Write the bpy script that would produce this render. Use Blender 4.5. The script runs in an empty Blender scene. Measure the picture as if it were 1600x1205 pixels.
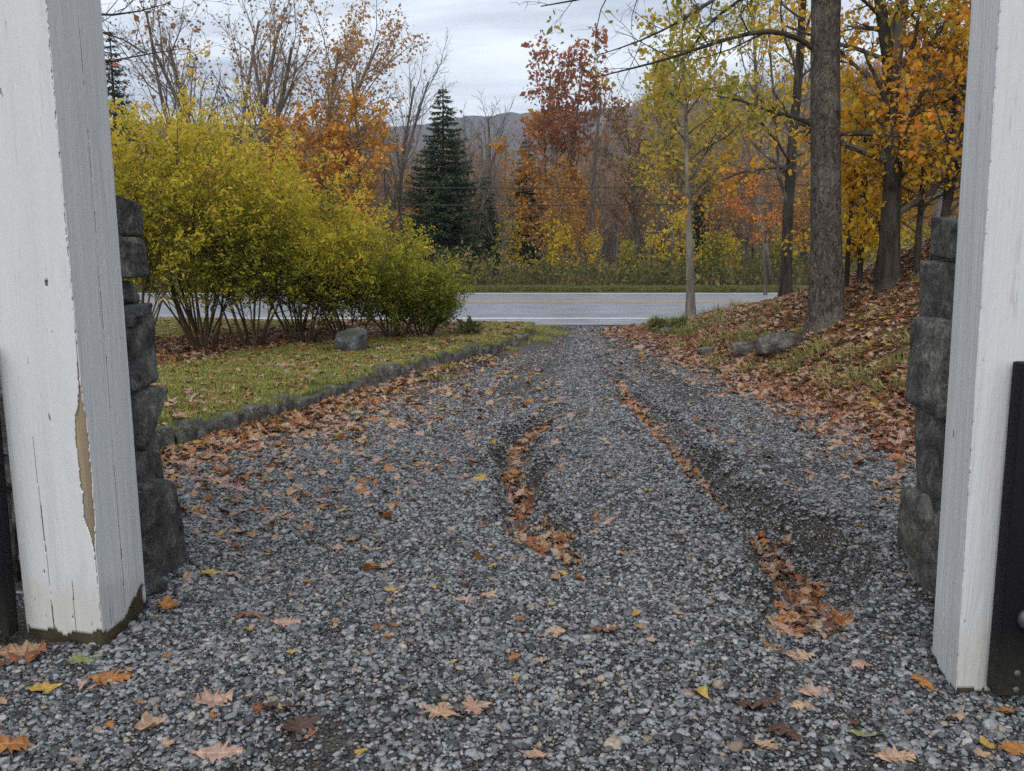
import bpy, math, random
import numpy as np
from mathutils import Vector, Matrix, noise as mnoise

# ------------------------------------------------------------------ camera, sky, sun, exposure
SC = bpy.context.scene
COL = SC.collection
CAMH = 1.6
F = 1450.0                                   # focal length in pixels of a 1600 px wide picture
PITCH = math.atan(222.5 / F)
CP, SP = math.cos(PITCH), math.sin(PITCH)

cam = bpy.data.cameras.new('camera')
cam.sensor_width = 36.0
cam.lens = 36.0 * F / 1600.0
cam.clip_start = 0.05
cam.clip_end = 6000
camo = bpy.data.objects.new('camera', cam)
COL.objects.link(camo)
camo.location = (0, 0, CAMH)
camo.rotation_euler = (math.pi / 2 - PITCH, 0, 0)
SC.camera = camo

SUN_DIR = Vector((-0.22, -0.85, 0.75)).normalized()      # towards the sun, behind the camera and to its left
SUN_EL = math.asin(SUN_DIR.z)
SUN_ROT = math.atan2(SUN_DIR.x, SUN_DIR.y)

world = bpy.data.worlds.new('World')
SC.world = world
world.use_nodes = True
nt = world.node_tree
nt.nodes.clear()
N = nt.nodes.new
L = nt.links.new
wo = N('ShaderNodeOutputWorld'); bg = N('ShaderNodeBackground')
sky = N('ShaderNodeTexSky'); sky.sky_type = 'NISHITA'; sky.sun_disc = False
sky.sun_elevation = SUN_EL; sky.sun_rotation = SUN_ROT; sky.air_density = 1.2; sky.dust_density = 2.0
skm = N('ShaderNodeMix'); skm.data_type = 'RGBA'; skm.blend_type = 'MULTIPLY'; skm.inputs[0].default_value = 1.0
skm.inputs[7].default_value = (0.10, 0.10, 0.10, 1)
L(sky.outputs[0], skm.inputs[6])
tc = N('ShaderNodeTexCoord'); sep = N('ShaderNodeSeparateXYZ'); L(tc.outputs['Generated'], sep.inputs[0])
za = N('ShaderNodeMath'); za.operation = 'MAXIMUM'; za.inputs[1].default_value = 0.0; L(sep.outputs[2], za.inputs[0])
zb = N('ShaderNodeMath'); zb.operation = 'ADD'; zb.inputs[1].default_value = 0.16; L(za.outputs[0], zb.inputs[0])
dx = N('ShaderNodeMath'); dx.operation = 'DIVIDE'; L(sep.outputs[0], dx.inputs[0]); L(zb.outputs[0], dx.inputs[1])
dy = N('ShaderNodeMath'); dy.operation = 'DIVIDE'; L(sep.outputs[1], dy.inputs[0]); L(zb.outputs[0], dy.inputs[1])
cmb = N('ShaderNodeCombineXYZ'); L(dx.outputs[0], cmb.inputs[0]); L(dy.outputs[0], cmb.inputs[1])
mp = N('ShaderNodeMapping'); mp.inputs['Scale'].default_value = (0.75, 1.5, 1); mp.inputs['Rotation'].default_value = (0, 0, 0.25)
mp.inputs['Location'].default_value = (3.1, 0.7, 0); L(cmb.outputs[0], mp.inputs[0])
cn = N('ShaderNodeTexNoise'); cn.inputs['Scale'].default_value = 1.25; cn.inputs['Detail'].default_value = 5
cn.inputs['Roughness'].default_value = 0.5; cn.inputs['Distortion'].default_value = 0.6; L(mp.outputs[0], cn.inputs['Vector'])
cr = N('ShaderNodeValToRGB'); L(cn.outputs[0], cr.inputs[0])
cr.color_ramp.elements[0].position = 0.32; cr.color_ramp.elements[0].color = (0.18, 0.20, 0.233, 1)
cr.color_ramp.elements[1].position = 0.66; cr.color_ramp.elements[1].color = (0.475, 0.497, 0.53, 1)
mix = N('ShaderNodeMix'); mix.data_type = 'RGBA'; mix.inputs[0].default_value = 0.9
L(skm.outputs[2], mix.inputs[6]); L(cr.outputs[0], mix.inputs[7])
L(mix.outputs[2], bg.inputs[0]); bg.inputs[1].default_value = 1.0
L(bg.outputs[0], wo.inputs[0])

sun = bpy.data.lights.new('sun', 'SUN')
sun.energy = 0.8; sun.angle = math.radians(80); sun.color = (1.0, 0.97, 0.92)
suno = bpy.data.objects.new('sun', sun); COL.objects.link(suno)
suno.location = (0, -20, 40)
suno.rotation_euler = (-SUN_DIR).to_track_quat('-Z', 'Y').to_euler()

vs = SC.view_settings
vs.view_transform = 'Standard'; vs.look = 'None'; vs.gamma = 1.0; vs.exposure = 1.38; vs.use_curve_mapping = False
SC.render.engine = 'CYCLES'
SC.cycles.use_denoising = False
SC.cycles.use_adaptive_sampling = True; SC.cycles.adaptive_threshold = 0.012
SC.cycles.pixel_filter_type = 'BLACKMAN_HARRIS'; SC.cycles.filter_width = 1.5
SC.cycles.max_bounces = 6; SC.cycles.diffuse_bounces = 4; SC.cycles.glossy_bounces = 2
SC.cycles.transmission_bounces = 3; SC.cycles.transparent_max_bounces = 4; SC.cycles.volume_bounces = 1

# ------------------------------------------------------------------ small helpers
RNG = np.random.default_rng(7)
random.seed(7)


def ray(u, v):
    dz = (602.5 - v) / F
    return np.array([(u - 800.0) / F, CP + dz * SP, -SP + dz * CP])


def at(u, v, y):
    """the point at distance y (metres along the drive) seen at picture position u, v"""
    d = ray(u, v)
    t = y / d[1]
    return np.array([d[0] * t, y, CAMH + d[2] * t])


def hash3(ix, iy, iz, seed):
    h = (ix.astype(np.int64) * 374761393 + iy.astype(np.int64) * 668265263 + iz.astype(np.int64) * 2147483647 + seed * 144665)
    h = (h ^ (h >> 13)) * 1274126177
    h = h & 0x7fffffff
    h = (h ^ (h >> 16)) * 2246822519 & 0x7fffffff
    return (h % 1000003) / 1000003.0


def vnoise(x, y, z=0.0, seed=0):
    x, y, z = np.broadcast_arrays(np.asarray(x, float), np.asarray(y, float), np.asarray(z, float))
    ix, iy, iz = np.floor(x), np.floor(y), np.floor(z)
    fx, fy, fz = x - ix, y - iy, z - iz
    fx, fy, fz = [f * f * (3 - 2 * f) for f in (fx, fy, fz)]
    r = 0
    for a in (0, 1):
        for b in (0, 1):
            for c in (0, 1):
                w = (fx if a else 1 - fx) * (fy if b else 1 - fy) * (fz if c else 1 - fz)
                r = r + w * hash3(ix + a, iy + b, iz + c, seed)
    return r


def fbm(x, y, z=0.0, seed=0, oct=4):
    r, a, s = 0, 0.5, 1.0
    for k in range(oct):
        r = r + a * vnoise(np.asarray(x) * s, np.asarray(y) * s, np.asarray(z) * s, seed + k * 17)
        a *= 0.5; s *= 2.03
    return r / 0.9375


def sstep(a, b, x):
    t = np.clip((np.asarray(x, float) - a) / (b - a), 0, 1)
    return t * t * (3 - 2 * t)


def mesh(name, verts, faces, mats=(), smooth=False, attrs=None, mat_idx=None):
    verts = np.asarray(verts, dtype=np.float32)
    me = bpy.data.meshes.new(name)
    if isinstance(faces, np.ndarray):
        k = faces.shape[1]
        nf = faces.shape[0]
        me.vertices.add(len(verts)); me.vertices.foreach_set('co', verts.ravel())
        me.loops.add(nf * k); me.loops.foreach_set('vertex_index', faces.astype(np.int32).ravel())
        me.polygons.add(nf)
        me.polygons.foreach_set('loop_start', np.arange(0, nf * k, k, dtype=np.int32))
        me.polygons.foreach_set('loop_total', np.full(nf, k, dtype=np.int32))
        me.update(calc_edges=True)
    else:
        me.from_pydata([tuple(v) for v in verts], [], faces)
    for m in mats:
        me.materials.append(m)
    if smooth and len(me.polygons):
        me.polygons.foreach_set('use_smooth', np.ones(len(me.polygons), dtype=bool))
    if mat_idx is not None:
        me.polygons.foreach_set('material_index', np.asarray(mat_idx, dtype=np.int32))
    for k, a in (attrs or {}).items():
        at_ = me.attributes.new(k, 'FLOAT', 'POINT')
        at_.data.foreach_set('value', np.asarray(a, dtype=np.float32))
    me.validate()
    return me


def obj(name, me, parent=None, loc=(0, 0, 0), rot=(0, 0, 0), scale=(1, 1, 1)):
    o = bpy.data.objects.new(name, me)
    COL.objects.link(o)
    o.location = loc; o.rotation_euler = rot; o.scale = scale
    if parent is not None:
        o.parent = parent
    return o


def tag(o, label=None, cat=None, group=None, kind=None):
    if label: o['label'] = label
    if cat: o['category'] = cat
    if group: o['group'] = group
    if kind: o['kind'] = kind
    return o


def empty(name, loc=(0, 0, 0), rz=0.0):
    o = bpy.data.objects.new(name, None)
    COL.objects.link(o)
    o.location = loc; o.rotation_euler = (0, 0, rz); o.empty_display_size = 0.2
    return o


def copy_tree(o, loc, rz, scale):
    c = o.copy(); COL.objects.link(c)
    c.location = loc; c.rotation_euler = (0, 0, rz); c.scale = scale
    for ch in o.children:
        d = ch.copy(); COL.objects.link(d); d.parent = c
    return c


def join(parts):
    """parts: list of (verts, faces) with equal face size"""
    vs_, fs_, n = [], [], 0
    for v, f in parts:
        vs_.append(v); fs_.append(f + n); n += len(v)
    return np.concatenate(vs_), np.concatenate(fs_)


def grid_faces(nr, nc):
    i = np.arange((nr - 1) * (nc - 1))
    r, c = i // (nc - 1), i % (nc - 1)
    a = r * nc + c
    return np.stack([a, a + 1, a + nc + 1, a + nc], 1)


BOXF = np.array([[0, 3, 2, 1], [4, 5, 6, 7], [0, 1, 5, 4], [1, 2, 6, 5], [2, 3, 7, 6], [3, 0, 4, 7]])


def box(x0, x1, y0, y1, z0, z1):
    return np.array([[x0, y0, z0], [x1, y0, z0], [x1, y1, z0], [x0, y1, z0], [x0, y0, z1], [x1, y0, z1], [x1, y1, z1], [x0, y1, z1]], float), BOXF


def bevel(o, w=0.004, seg=2):
    m = o.modifiers.new('edge', 'BEVEL'); m.width = w; m.segments = seg; m.limit_method = 'ANGLE'
    return o


def tubes(polys, sides):
    """polys: list of (points, radii). Vectorised over polylines of equal length."""
    groups = {}
    for p, r in polys:
        groups.setdefault(len(p), []).append((p, r))
    parts = []
    for n, g in groups.items():
        P = np.array([a for a, _ in g], float); R = np.array([b for _, b in g], float)
        T = np.gradient(P, axis=1)
        T /= np.linalg.norm(T, axis=2, keepdims=True) + 1e-9
        ref = np.where(np.abs(T.mean(1)[:, 2:3]) > 0.8, np.array([[1., 0.1, 0]]), np.array([[0.1, 0, 1.]]))[:, None, :]
        Nn = ref - (ref * T).sum(2, keepdims=True) * T
        Nn /= np.linalg.norm(Nn, axis=2, keepdims=True) + 1e-9
        Bn = np.cross(T, Nn)
        a = np.arange(sides) * 2 * math.pi / sides
        V = P[:, :, None, :] + R[:, :, None, None] * (np.cos(a)[None, None, :, None] * Nn[:, :, None, :] + np.sin(a)[None, None, :, None] * Bn[:, :, None, :])
        B = len(g)
        b_, i_, s_ = np.meshgrid(np.arange(B), np.arange(n - 1), np.arange(sides), indexing='ij')
        base = b_ * n * sides + i_ * sides
        s2 = (s_ + 1) % sides
        f = np.stack([base + s_, base + s2, base + sides + s2, base + sides + s_], -1).reshape(-1, 4)
        parts.append((V.reshape(-1, 3), f))
    return join(parts)


def unit(v):
    return v / (np.linalg.norm(v, axis=-1, keepdims=True) + 1e-9)


# ------------------------------------------------------------------ materials
def new_mat(name, rough=0.8, spec=0.3):
    m = bpy.data.materials.new(name)
    m.use_nodes = True
    t = m.node_tree
    b = t.nodes['Principled BSDF']
    b.inputs['Roughness'].default_value = rough
    b.inputs['Specular IOR Level'].default_value = spec
    return m, t, b


def ramp(t, src, stops, interp='LINEAR'):
    r = t.nodes.new('ShaderNodeValToRGB')
    r.color_ramp.interpolation = interp
    e = r.color_ramp.elements
    while len(e) < len(stops):
        e.new(0.5)
    for k, (p, c) in enumerate(stops):
        e[k].position = p; e[k].color = (c[0], c[1], c[2], 1)
    if src is not None:
        t.links.new(src, r.inputs[0])
    return r


def tex(t, scale, detail=4, rough=0.55, dist=0.0, vec=None, kind='ShaderNodeTexNoise', stretch=None, coords='Object'):
    n = t.nodes.new(kind)
    n.inputs['Scale'].default_value = scale
    if kind == 'ShaderNodeTexNoise':
        n.inputs['Detail'].default_value = detail; n.inputs['Roughness'].default_value = rough; n.inputs['Distortion'].default_value = dist
    if vec is None:
        c = t.nodes.new('ShaderNodeTexCoord'); vec = c.outputs[coords]
    if stretch:
        mpn = t.nodes.new('ShaderNodeMapping'); mpn.inputs['Scale'].default_value = stretch
        t.links.new(vec, mpn.inputs[0]); vec = mpn.outputs[0]
    t.links.new(vec, n.inputs['Vector'])
    return n


def bump(t, b, src, strength=0.5, dist=0.02, prev=None):
    n = t.nodes.new('ShaderNodeBump')
    n.inputs['Strength'].default_value = strength; n.inputs['Distance'].default_value = dist
    t.links.new(src, n.inputs['Height'])
    if prev: t.links.new(prev.outputs[0], n.inputs['Normal'])
    t.links.new(n.outputs[0], b.inputs['Normal'])
    return n


def mixc(t, fac, a, b, blend='MIX'):
    m = t.nodes.new('ShaderNodeMix'); m.data_type = 'RGBA'; m.blend_type = blend
    for s, v in ((0, fac), (6, a), (7, b)):
        if hasattr(v, 'is_output'): t.links.new(v, m.inputs[s])
        elif isinstance(v, (int, float)): m.inputs[s].default_value = v
        else: m.inputs[s].default_value = (v[0], v[1], v[2], 1)
    return m.outputs[2]


def leaf_material(name, stops, trans=0.3, rough=0.6, gain=1.45):
    """crown leaves: colour from each leaf's own tint attribute"""
    m, t, b = new_mat(name, rough, 0.25)
    a = t.nodes.new('ShaderNodeAttribute'); a.attribute_name = 'tint'
    r = ramp(t, a.outputs['Fac'], [(p_, [min(.75, x * gain) for x in c_]) for p_, c_ in stops])
    t.links.new(r.outputs[0], b.inputs['Base Color'])
    tr = t.nodes.new('ShaderNodeBsdfTranslucent'); t.links.new(r.outputs[0], tr.inputs[0])
    mx = t.nodes.new('ShaderNodeMixShader'); mx.inputs[0].default_value = trans
    out = t.nodes['Material Output']
    t.links.new(b.outputs[0], mx.inputs[1]); t.links.new(tr.outputs[0], mx.inputs[2]); t.links.new(mx.outputs[0], out.inputs[0])
    return m


def litter_material(name, c, c2, rough=0.5):
    """one kind of fallen leaf, varied from leaf to leaf, with veins and blotches"""
    m, t, b = new_mat(name, rough, 0.35)
    oi = t.nodes.new('ShaderNodeObjectInfo')
    n = tex(t, 28, 4, 0.6)
    base = mixc(t, oi.outputs['Random'], c, c2)
    dark = [x * 0.45 for x in c2]
    r = ramp(t, n.outputs[0], [(0.45, (0, 0, 0)), (0.72, (0.75, 0.75, 0.75))])
    colr = mixc(t, r.outputs[0], base, dark)
    tco = t.nodes.new('ShaderNodeTexCoord'); sx_ = t.nodes.new('ShaderNodeSeparateXYZ'); t.links.new(tco.outputs['Object'], sx_.inputs[0])
    ab = t.nodes.new('ShaderNodeMath'); ab.operation = 'ABSOLUTE'; t.links.new(sx_.outputs[1], ab.inputs[0])
    mid = ramp(t, ab.outputs[0], [(0.006, (.55, .55, .55)), (0.022, (0, 0, 0))])
    ma = t.nodes.new('ShaderNodeMath'); ma.operation = 'MULTIPLY_ADD'; ma.inputs[1].default_value = -.75; t.links.new(ab.outputs[0], ma.inputs[0]); t.links.new(sx_.outputs[0], ma.inputs[2])
    mf = t.nodes.new('ShaderNodeMath'); mf.operation = 'MULTIPLY'; mf.inputs[1].default_value = 7.0; t.links.new(ma.outputs[0], mf.inputs[0])
    fr_ = t.nodes.new('ShaderNodeMath'); fr_.operation = 'FRACT'; t.links.new(mf.outputs[0], fr_.inputs[0])
    sv_ = ramp(t, fr_.outputs[0], [(0.0, (.4, .4, .4)), (.10, (0, 0, 0)), (.9, (0, 0, 0)), (1.0, (.4, .4, .4))])
    colr = mixc(t, sv_.outputs[0], colr, dark)
    colr = mixc(t, mid.outputs[0], colr, [min(1, x * 1.5) for x in c])
    nb_ = tex(t, 5, 3, .6); eb = ramp(t, nb_.outputs[0], [(.48, (0, 0, 0)), (.66, (.65, .65, .65))])
    colr = mixc(t, eb.outputs[0], colr, [x * .5 for x in c2])
    t.links.new(colr, b.inputs['Base Color'])
    bump(t, b, n.outputs[0], 0.4, 0.004)
    return m


def bark_material(name, c1, c2, scale=6.0, strength=0.7, moss=None, zs=.22):
    m, t, b = new_mat(name, 0.9, 0.15)
    n = tex(t, scale, 6, 0.62, 0.7, stretch=(1, 1, zs))
    v = tex(t, scale * 2.2, kind='ShaderNodeTexVoronoi', stretch=(1, 1, zs))
    r = ramp(t, n.outputs[0], [(0.3, c1), (0.7, c2)])
    n2 = tex(t, 1.3, 3, 0.6)
    r2 = ramp(t, n2.outputs[0], [(0.52, (0, 0, 0)), (0.7, (0.6, 0.6, 0.6))])
    lich = mixc(t, r2.outputs[0], r.outputs[0], moss or [min(1, x * 1.5) for x in c2])
    t.links.new(lich, b.inputs['Base Color'])
    bm = bump(t, b, n.outputs[0], strength, 0.05)
    bump(t, b, v.outputs['Distance'], strength * 0.6, 0.03, bm)
    return m


def stone_material(name, dark, light, moss=0.0, scale=7.0):
    m, t, b = new_mat(name, 0.82, 0.3)
    oi = t.nodes.new('ShaderNodeObjectInfo')
    tcn = t.nodes.new('ShaderNodeTexCoord')
    ad = t.nodes.new('ShaderNodeVectorMath'); ad.operation = 'ADD'
    cx = t.nodes.new('ShaderNodeMath'); cx.operation = 'MULTIPLY'; cx.inputs[1].default_value = 37.0
    t.links.new(oi.outputs['Random'], cx.inputs[0])
    t.links.new(tcn.outputs['Object'], ad.inputs[0]); t.links.new(cx.outputs[0], ad.inputs[1])
    n = tex(t, scale, 8, 0.65, 0.4, vec=ad.outputs[0])
    r = ramp(t, n.outputs[0], [(0.30, dark), (0.52, [(a + b_) * 0.34 for a, b_ in zip(dark, light)]), (0.74, light)])
    n2 = tex(t, scale * 7, 6, 0.7, vec=ad.outputs[0])
    r3 = ramp(t, n2.outputs[0], [(0.33, (0.42, 0.42, 0.42)), (0.5, (0.95, 0.95, 0.95)), (0.67, (1.5, 1.5, 1.5))])
    c = mixc(t, 1.0, r.outputs[0], r3.outputs[0], 'MULTIPLY')
    n3 = tex(t, 3.0, 5, 0.6, vec=ad.outputs[0])
    lo = ramp(t, n3.outputs[0], [(0.60, (0, 0, 0)), (0.68, (0.55, 0.55, 0.55))])
    c = mixc(t, lo.outputs[0], c, (0.30, 0.30, 0.27))
    if moss:
        g = t.nodes.new('ShaderNodeNewGeometry'); sp = t.nodes.new('ShaderNodeSeparateXYZ'); t.links.new(g.outputs['Normal'], sp.inputs[0])
        n4 = tex(t, 4.5, 5, 0.65, vec=ad.outputs[0])
        mm = t.nodes.new('ShaderNodeMath'); mm.operation = 'MULTIPLY'; t.links.new(sp.outputs[2], mm.inputs[0]); t.links.new(n4.outputs[0], mm.inputs[1])
        mr = ramp(t, mm.outputs[0], [(0.18, (0, 0, 0)), (0.42, (moss, moss, moss))])
        c = mixc(t, mr.outputs[0], c, (0.06, 0.08, 0.022))
    t.links.new(c, b.inputs['Base Color'])
    bm = bump(t, b, n.outputs[0], 0.8, 0.06)
    bump(t, b, n2.outputs[0], 0.9, 0.012, bm)
    return m


def ground_material(name, stops, scale, bumps=0.6, rough=0.9, big=0.5, dist=0.02):
    m, t, b = new_mat(name, rough, 0.2)
    g = t.nodes.new('ShaderNodeNewGeometry')
    n = tex(t, scale, 8, 0.68, 0.2, vec=g.outputs['Position'])
    n2 = tex(t, big, 4, 0.6, vec=g.outputs['Position'])
    md = t.nodes.new('ShaderNodeMath'); md.operation = 'MULTIPLY_ADD'; md.inputs[1].default_value = 0.55
    t.links.new(n2.outputs[0], md.inputs[0])
    hf = t.nodes.new('ShaderNodeMath'); hf.operation = 'MULTIPLY'; hf.inputs[1].default_value = 0.45
    t.links.new(n.outputs[0], hf.inputs[0]); t.links.new(hf.outputs[0], md.inputs[2])
    r = ramp(t, md.outputs[0], stops)
    t.links.new(r.outputs[0], b.inputs['Base Color'])
    bump(t, b, n.outputs[0], bumps, dist)
    return m


M = {}
M['soil'] = ground_material('drive_soil', [(0.36, (0.030, 0.027, 0.023)), (0.5, (0.080, 0.072, 0.062)), (0.64, (0.17, 0.155, 0.135))], 55, 0.9, 0.62, 0.7, 0.03)
M['lawn'] = ground_material('lawn_soil', [(0.36, (0.045, 0.050, 0.018)), (0.52, (0.085, 0.095, 0.026)), (0.66, (0.15, 0.115, 0.045))], 26, 0.8, 0.95, 0.55)
M['litter_soil'] = ground_material('litter_soil', [(0.34, (0.035, 0.020, 0.010)), (0.5, (0.095, 0.050, 0.022)), (0.66, (0.19, 0.105, 0.045))], 16, 0.9, 0.9, 0.45, 0.05)
M['bank_soil'] = ground_material('bank_soil', [(0.33, (0.040, 0.042, 0.014)), (0.47, (0.085, 0.060, 0.024)), (0.56, (0.13, 0.078, 0.032)), (0.68, (0.20, 0.12, 0.05))], 18, 0.9, 0.95, 0.6, 0.05)
M['forest_floor'] = ground_material('forest_floor', [(0.34, (0.03, 0.022, 0.012)), (0.5, (0.075, 0.048, 0.022)), (0.66, (0.12, 0.085, 0.035))], 2.0, 0.6, 0.95, 0.1, 0.1)
M['bark_dark'] = bark_material('bark_dark', (0.016, 0.012, 0.010), (0.080, 0.066, 0.054), 9, 1.0)
M['bark_near'] = bark_material('bark_near', (0.014, 0.011, 0.009), (0.17, 0.145, 0.12), 24, 1.0, None, .45)
M['bark_grey'] = bark_material('bark_grey', (0.040, 0.033, 0.028), (0.16, 0.14, 0.12), 5, 0.7)
M['bark_twig'] = bark_material('bark_twig', (0.085, 0.064, 0.048), (0.225, 0.18, 0.14), 3, 0.2)
M['bark_brown'] = bark_material('bark_brown', (0.030, 0.020, 0.012), (0.10, 0.07, 0.042), 4, 0.4)
M['bark_pale'] = bark_material('bark_pale', (0.085, 0.075, 0.062), (0.27, 0.245, 0.21), 7, 0.8)
M['stone_dark'] = stone_material('stone_dark', (0.012, 0.012, 0.012), (0.23, 0.223, 0.208))
M['stone_grey'] = stone_material('stone_grey', (0.018, 0.017, 0.016), (0.30, 0.285, 0.25))
M['stone_kerb'] = stone_material('stone_kerb', (0.03, 0.03, 0.027), (0.34, 0.325, 0.295), 0.45)
M['stone_boulder'] = stone_material('stone_boulder', (0.04, 0.042, 0.044), (0.25, 0.26, 0.27), 0.25, 5)
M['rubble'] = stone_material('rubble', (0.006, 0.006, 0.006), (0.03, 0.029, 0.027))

t = M['soil'].node_tree; b = t.nodes['Principled BSDF']
g = t.nodes.new('ShaderNodeNewGeometry')
vo = tex(t, 170, kind='ShaderNodeTexVoronoi', vec=g.outputs['Position'])
sv = t.nodes.new('ShaderNodeSeparateColor'); t.links.new(vo.outputs['Color'], sv.inputs[0])
gr = ramp(t, sv.outputs[0], [(0.0, (0.35, 0.35, 0.36)), (0.55, (0.95, 0.95, 0.96)), (0.85, (1.7, 1.72, 1.75)), (1.0, (2.6, 2.6, 2.55))])
oldc = b.inputs['Base Color'].links[0].from_socket
t.links.new(mixc(t, 1.0, oldc, gr.outputs[0], 'MULTIPLY'), b.inputs['Base Color'])
oldn = b.inputs['Normal'].links[0].from_node
bump(t, b, vo.outputs['Distance'], .8, .01, oldn)

# painted timber
m, t, b = new_mat('white_paint', 0.5, 0.35)
n = tex(t, 9, 6, 0.6, 0.5, stretch=(1, 1, 0.06))
n2 = tex(t, 90, 4, 0.6, stretch=(1, 1, 0.35))
r = ramp(t, n.outputs[0], [(0.26, (0.47, 0.472, 0.478)), (0.44, (0.535, 0.54, 0.55)), (0.6, (0.56, 0.565, 0.575)), (0.75, (0.59, 0.595, 0.605))])
g = t.nodes.new('ShaderNodeNewGeometry'); sp = t.nodes.new('ShaderNodeSeparateXYZ'); t.links.new(g.outputs['Position'], sp.inputs[0])
n3 = tex(t, 7, 6, 0.7, stretch=(1, 1, 0.4))
zz = t.nodes.new('ShaderNodeMath'); zz.operation = 'MULTIPLY_ADD'; zz.inputs[1].default_value = -2.2; zz.inputs[2].default_value = 0.92
t.links.new(sp.outputs[2], zz.inputs[0])
zc = t.nodes.new('ShaderNodeMath'); zc.operation = 'ADD'; t.links.new(zz.outputs[0], zc.inputs[0]); t.links.new(n3.outputs[0], zc.inputs[1])
dr = ramp(t, zc.outputs[0], [(0.80, (0, 0, 0)), (1.0, (0.6, 0.6, 0.6))])
c = mixc(t, dr.outputs[0], r.outputs[0], (0.46, 0.45, 0.41))
# small flakes where the paint has gone
fl = tex(t, 34, 3, 0.5, 0.3, stretch=(1, 1, 0.3)); fr = ramp(t, fl.outputs[0], [(0.735, (0, 0, 0)), (0.75, (1, 1, 1))])
c = mixc(t, fr.outputs[0], c, (0.20, 0.165, 0.13))
ln = tex(t, 22, 2, 0.5, 1.2, stretch=(1, 1, 0.02)); lr = ramp(t, ln.outputs[0], [(0.492, (0, 0, 0)), (0.5, (0.55, 0.55, 0.55)), (0.508, (0, 0, 0))])
ln2 = tex(t, 2.4, 3, 0.6); lr2 = ramp(t, ln2.outputs[0], [(0.5, (0, 0, 0)), (0.62, (1, 1, 1))])
lm = mixc(t, 1.0, lr.outputs[0], lr2.outputs[0], 'MULTIPLY')
c = mixc(t, lm, c, (0.25, 0.23, 0.21))
t.links.new(c, b.inputs['Base Color'])
b1 = bump(t, b, n.outputs[0], 0.6, 0.03)
bump(t, b, n2.outputs[0], 0.35, 0.004, b1)
M['paint'] = m

m, t, b = new_mat('bare_wood', 0.8, 0.2)
n = tex(t, 12, 7, 0.65, 0.6, stretch=(1, 1, 0.05))
r = ramp(t, n.outputs[0], [(0.3, (0.16, 0.11, 0.065)), (0.48, (0.40, 0.30, 0.195)), (0.7, (0.54, 0.44, 0.31))])
g = t.nodes.new('ShaderNodeNewGeometry'); sp = t.nodes.new('ShaderNodeSeparateXYZ'); t.links.new(g.outputs['Position'], sp.inputs[0])
dm = ramp(t, sp.outputs[2], [(0.12, (0.9, 0.9, 0.9)), (0.34, (0, 0, 0))])
c = mixc(t, dm.outputs[0], r.outputs[0], (0.125, 0.10, 0.065))
t.links.new(c, b.inputs['Base Color']); bump(t, b, n.outputs[0], 0.8, 0.015)
M['wood'] = m

m, t, b = new_mat('black_iron', 0.6, 0.12)
n = tex(t, 30, 5, 0.6)
g = t.nodes.new('ShaderNodeNewGeometry'); sp = t.nodes.new('ShaderNodeSeparateXYZ'); t.links.new(g.outputs['Position'], sp.inputs[0])
dm = ramp(t, sp.outputs[2], [(0.05, (0.5, 0.5, 0.5)), (0.30, (0, 0, 0))])
dn = mixc(t, 1.0, dm.outputs[0], n.outputs[0], 'MULTIPLY')
c = mixc(t, dn, (0.008, 0.008, 0.010), (0.10, 0.095, 0.06))
t.links.new(c, b.inputs['Base Color']); bump(t, b, n.outputs[0], 0.12, 0.004)
M['iron'] = m
m, t, b = new_mat('bolt_steel', 0.5, 0.4); b.inputs['Metallic'].default_value = 0.6; b.inputs['Base Color'].default_value = (0.10, 0.10, 0.105, 1); M['steel'] = m

# pebbles
def pebble_material(name, stops, rough):
    m, t, b = new_mat(name, rough, 0.5)
    oi = t.nodes.new('ShaderNodeObjectInfo')
    r = ramp(t, oi.outputs['Random'], stops)
    n = tex(t, 2.6, 5, 0.65)
    r2 = ramp(t, n.outputs[0], [(0.3, (0.55, 0.55, 0.55)), (0.7, (1.3, 1.3, 1.3))])
    c = mixc(t, 1.0, r.outputs[0], r2.outputs[0], 'MULTIPLY')
    t.links.new(c, b.inputs['Base Color'])
    bump(t, b, n.outputs[0], 0.25, 0.2)
    return m


M['pebble'] = pebble_material('pebble', [(0.0, (0.022, 0.022, 0.023)), (0.22, (0.052, 0.054, 0.057)), (0.45, (0.122, 0.126, 0.133)), (0.72, (0.232, 0.236, 0.246)),
                                         (0.90, (0.31, 0.315, 0.325)), (0.935, (0.18, 0.125, 0.085)), (0.97, (0.33, 0.265, 0.19)), (1.0, (0.40, 0.39, 0.37))], 0.38)

# fallen-leaf colours
LEAFCOL = {
    'tan':    ((0.45, 0.305, 0.195), (0.38, 0.23, 0.135)),
    'pink':   ((0.46, 0.30, 0.225), (0.36, 0.215, 0.155)),
    'rust':   ((0.30, 0.11, 0.042), (0.21, 0.074, 0.033)),
    'brown':  ((0.12, 0.060, 0.034), (0.080, 0.040, 0.026)),
    'orange': ((0.40, 0.178, 0.048), (0.32, 0.125, 0.033)),
    'yellow': ((0.46, 0.32, 0.070), (0.42, 0.25, 0.055)),
    'green':  ((0.22, 0.25, 0.085), (0.27, 0.25, 0.10)),
}
for k, (a, c2) in LEAFCOL.items():
    M['leaf_' + k] = litter_material('fallen_leaf_' + k, a, c2)

# ------------------------------------------------------------------ lie of the land
KY = np.array([-2, 3.0, 4.6, 5.8, 7.0, 8.04, 9.67, 11.26, 12.6, 13.77, 15.2, 16.6, 18.5])
KX = np.array([-4.6, -3.9, -3.45, -3.08, -2.66, -2.26, -1.72, -1.18, -0.62, -0.10, 0.25, 0.38, 0.40])
RY = np.array([-2, 4.0, 5.5, 7.4, 10.0, 13.0, 16.4, 18.5])
RX = np.array([3.9, 3.7, 3.5, 3.26, 2.98, 2.64, 2.30, 2.35])


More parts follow.
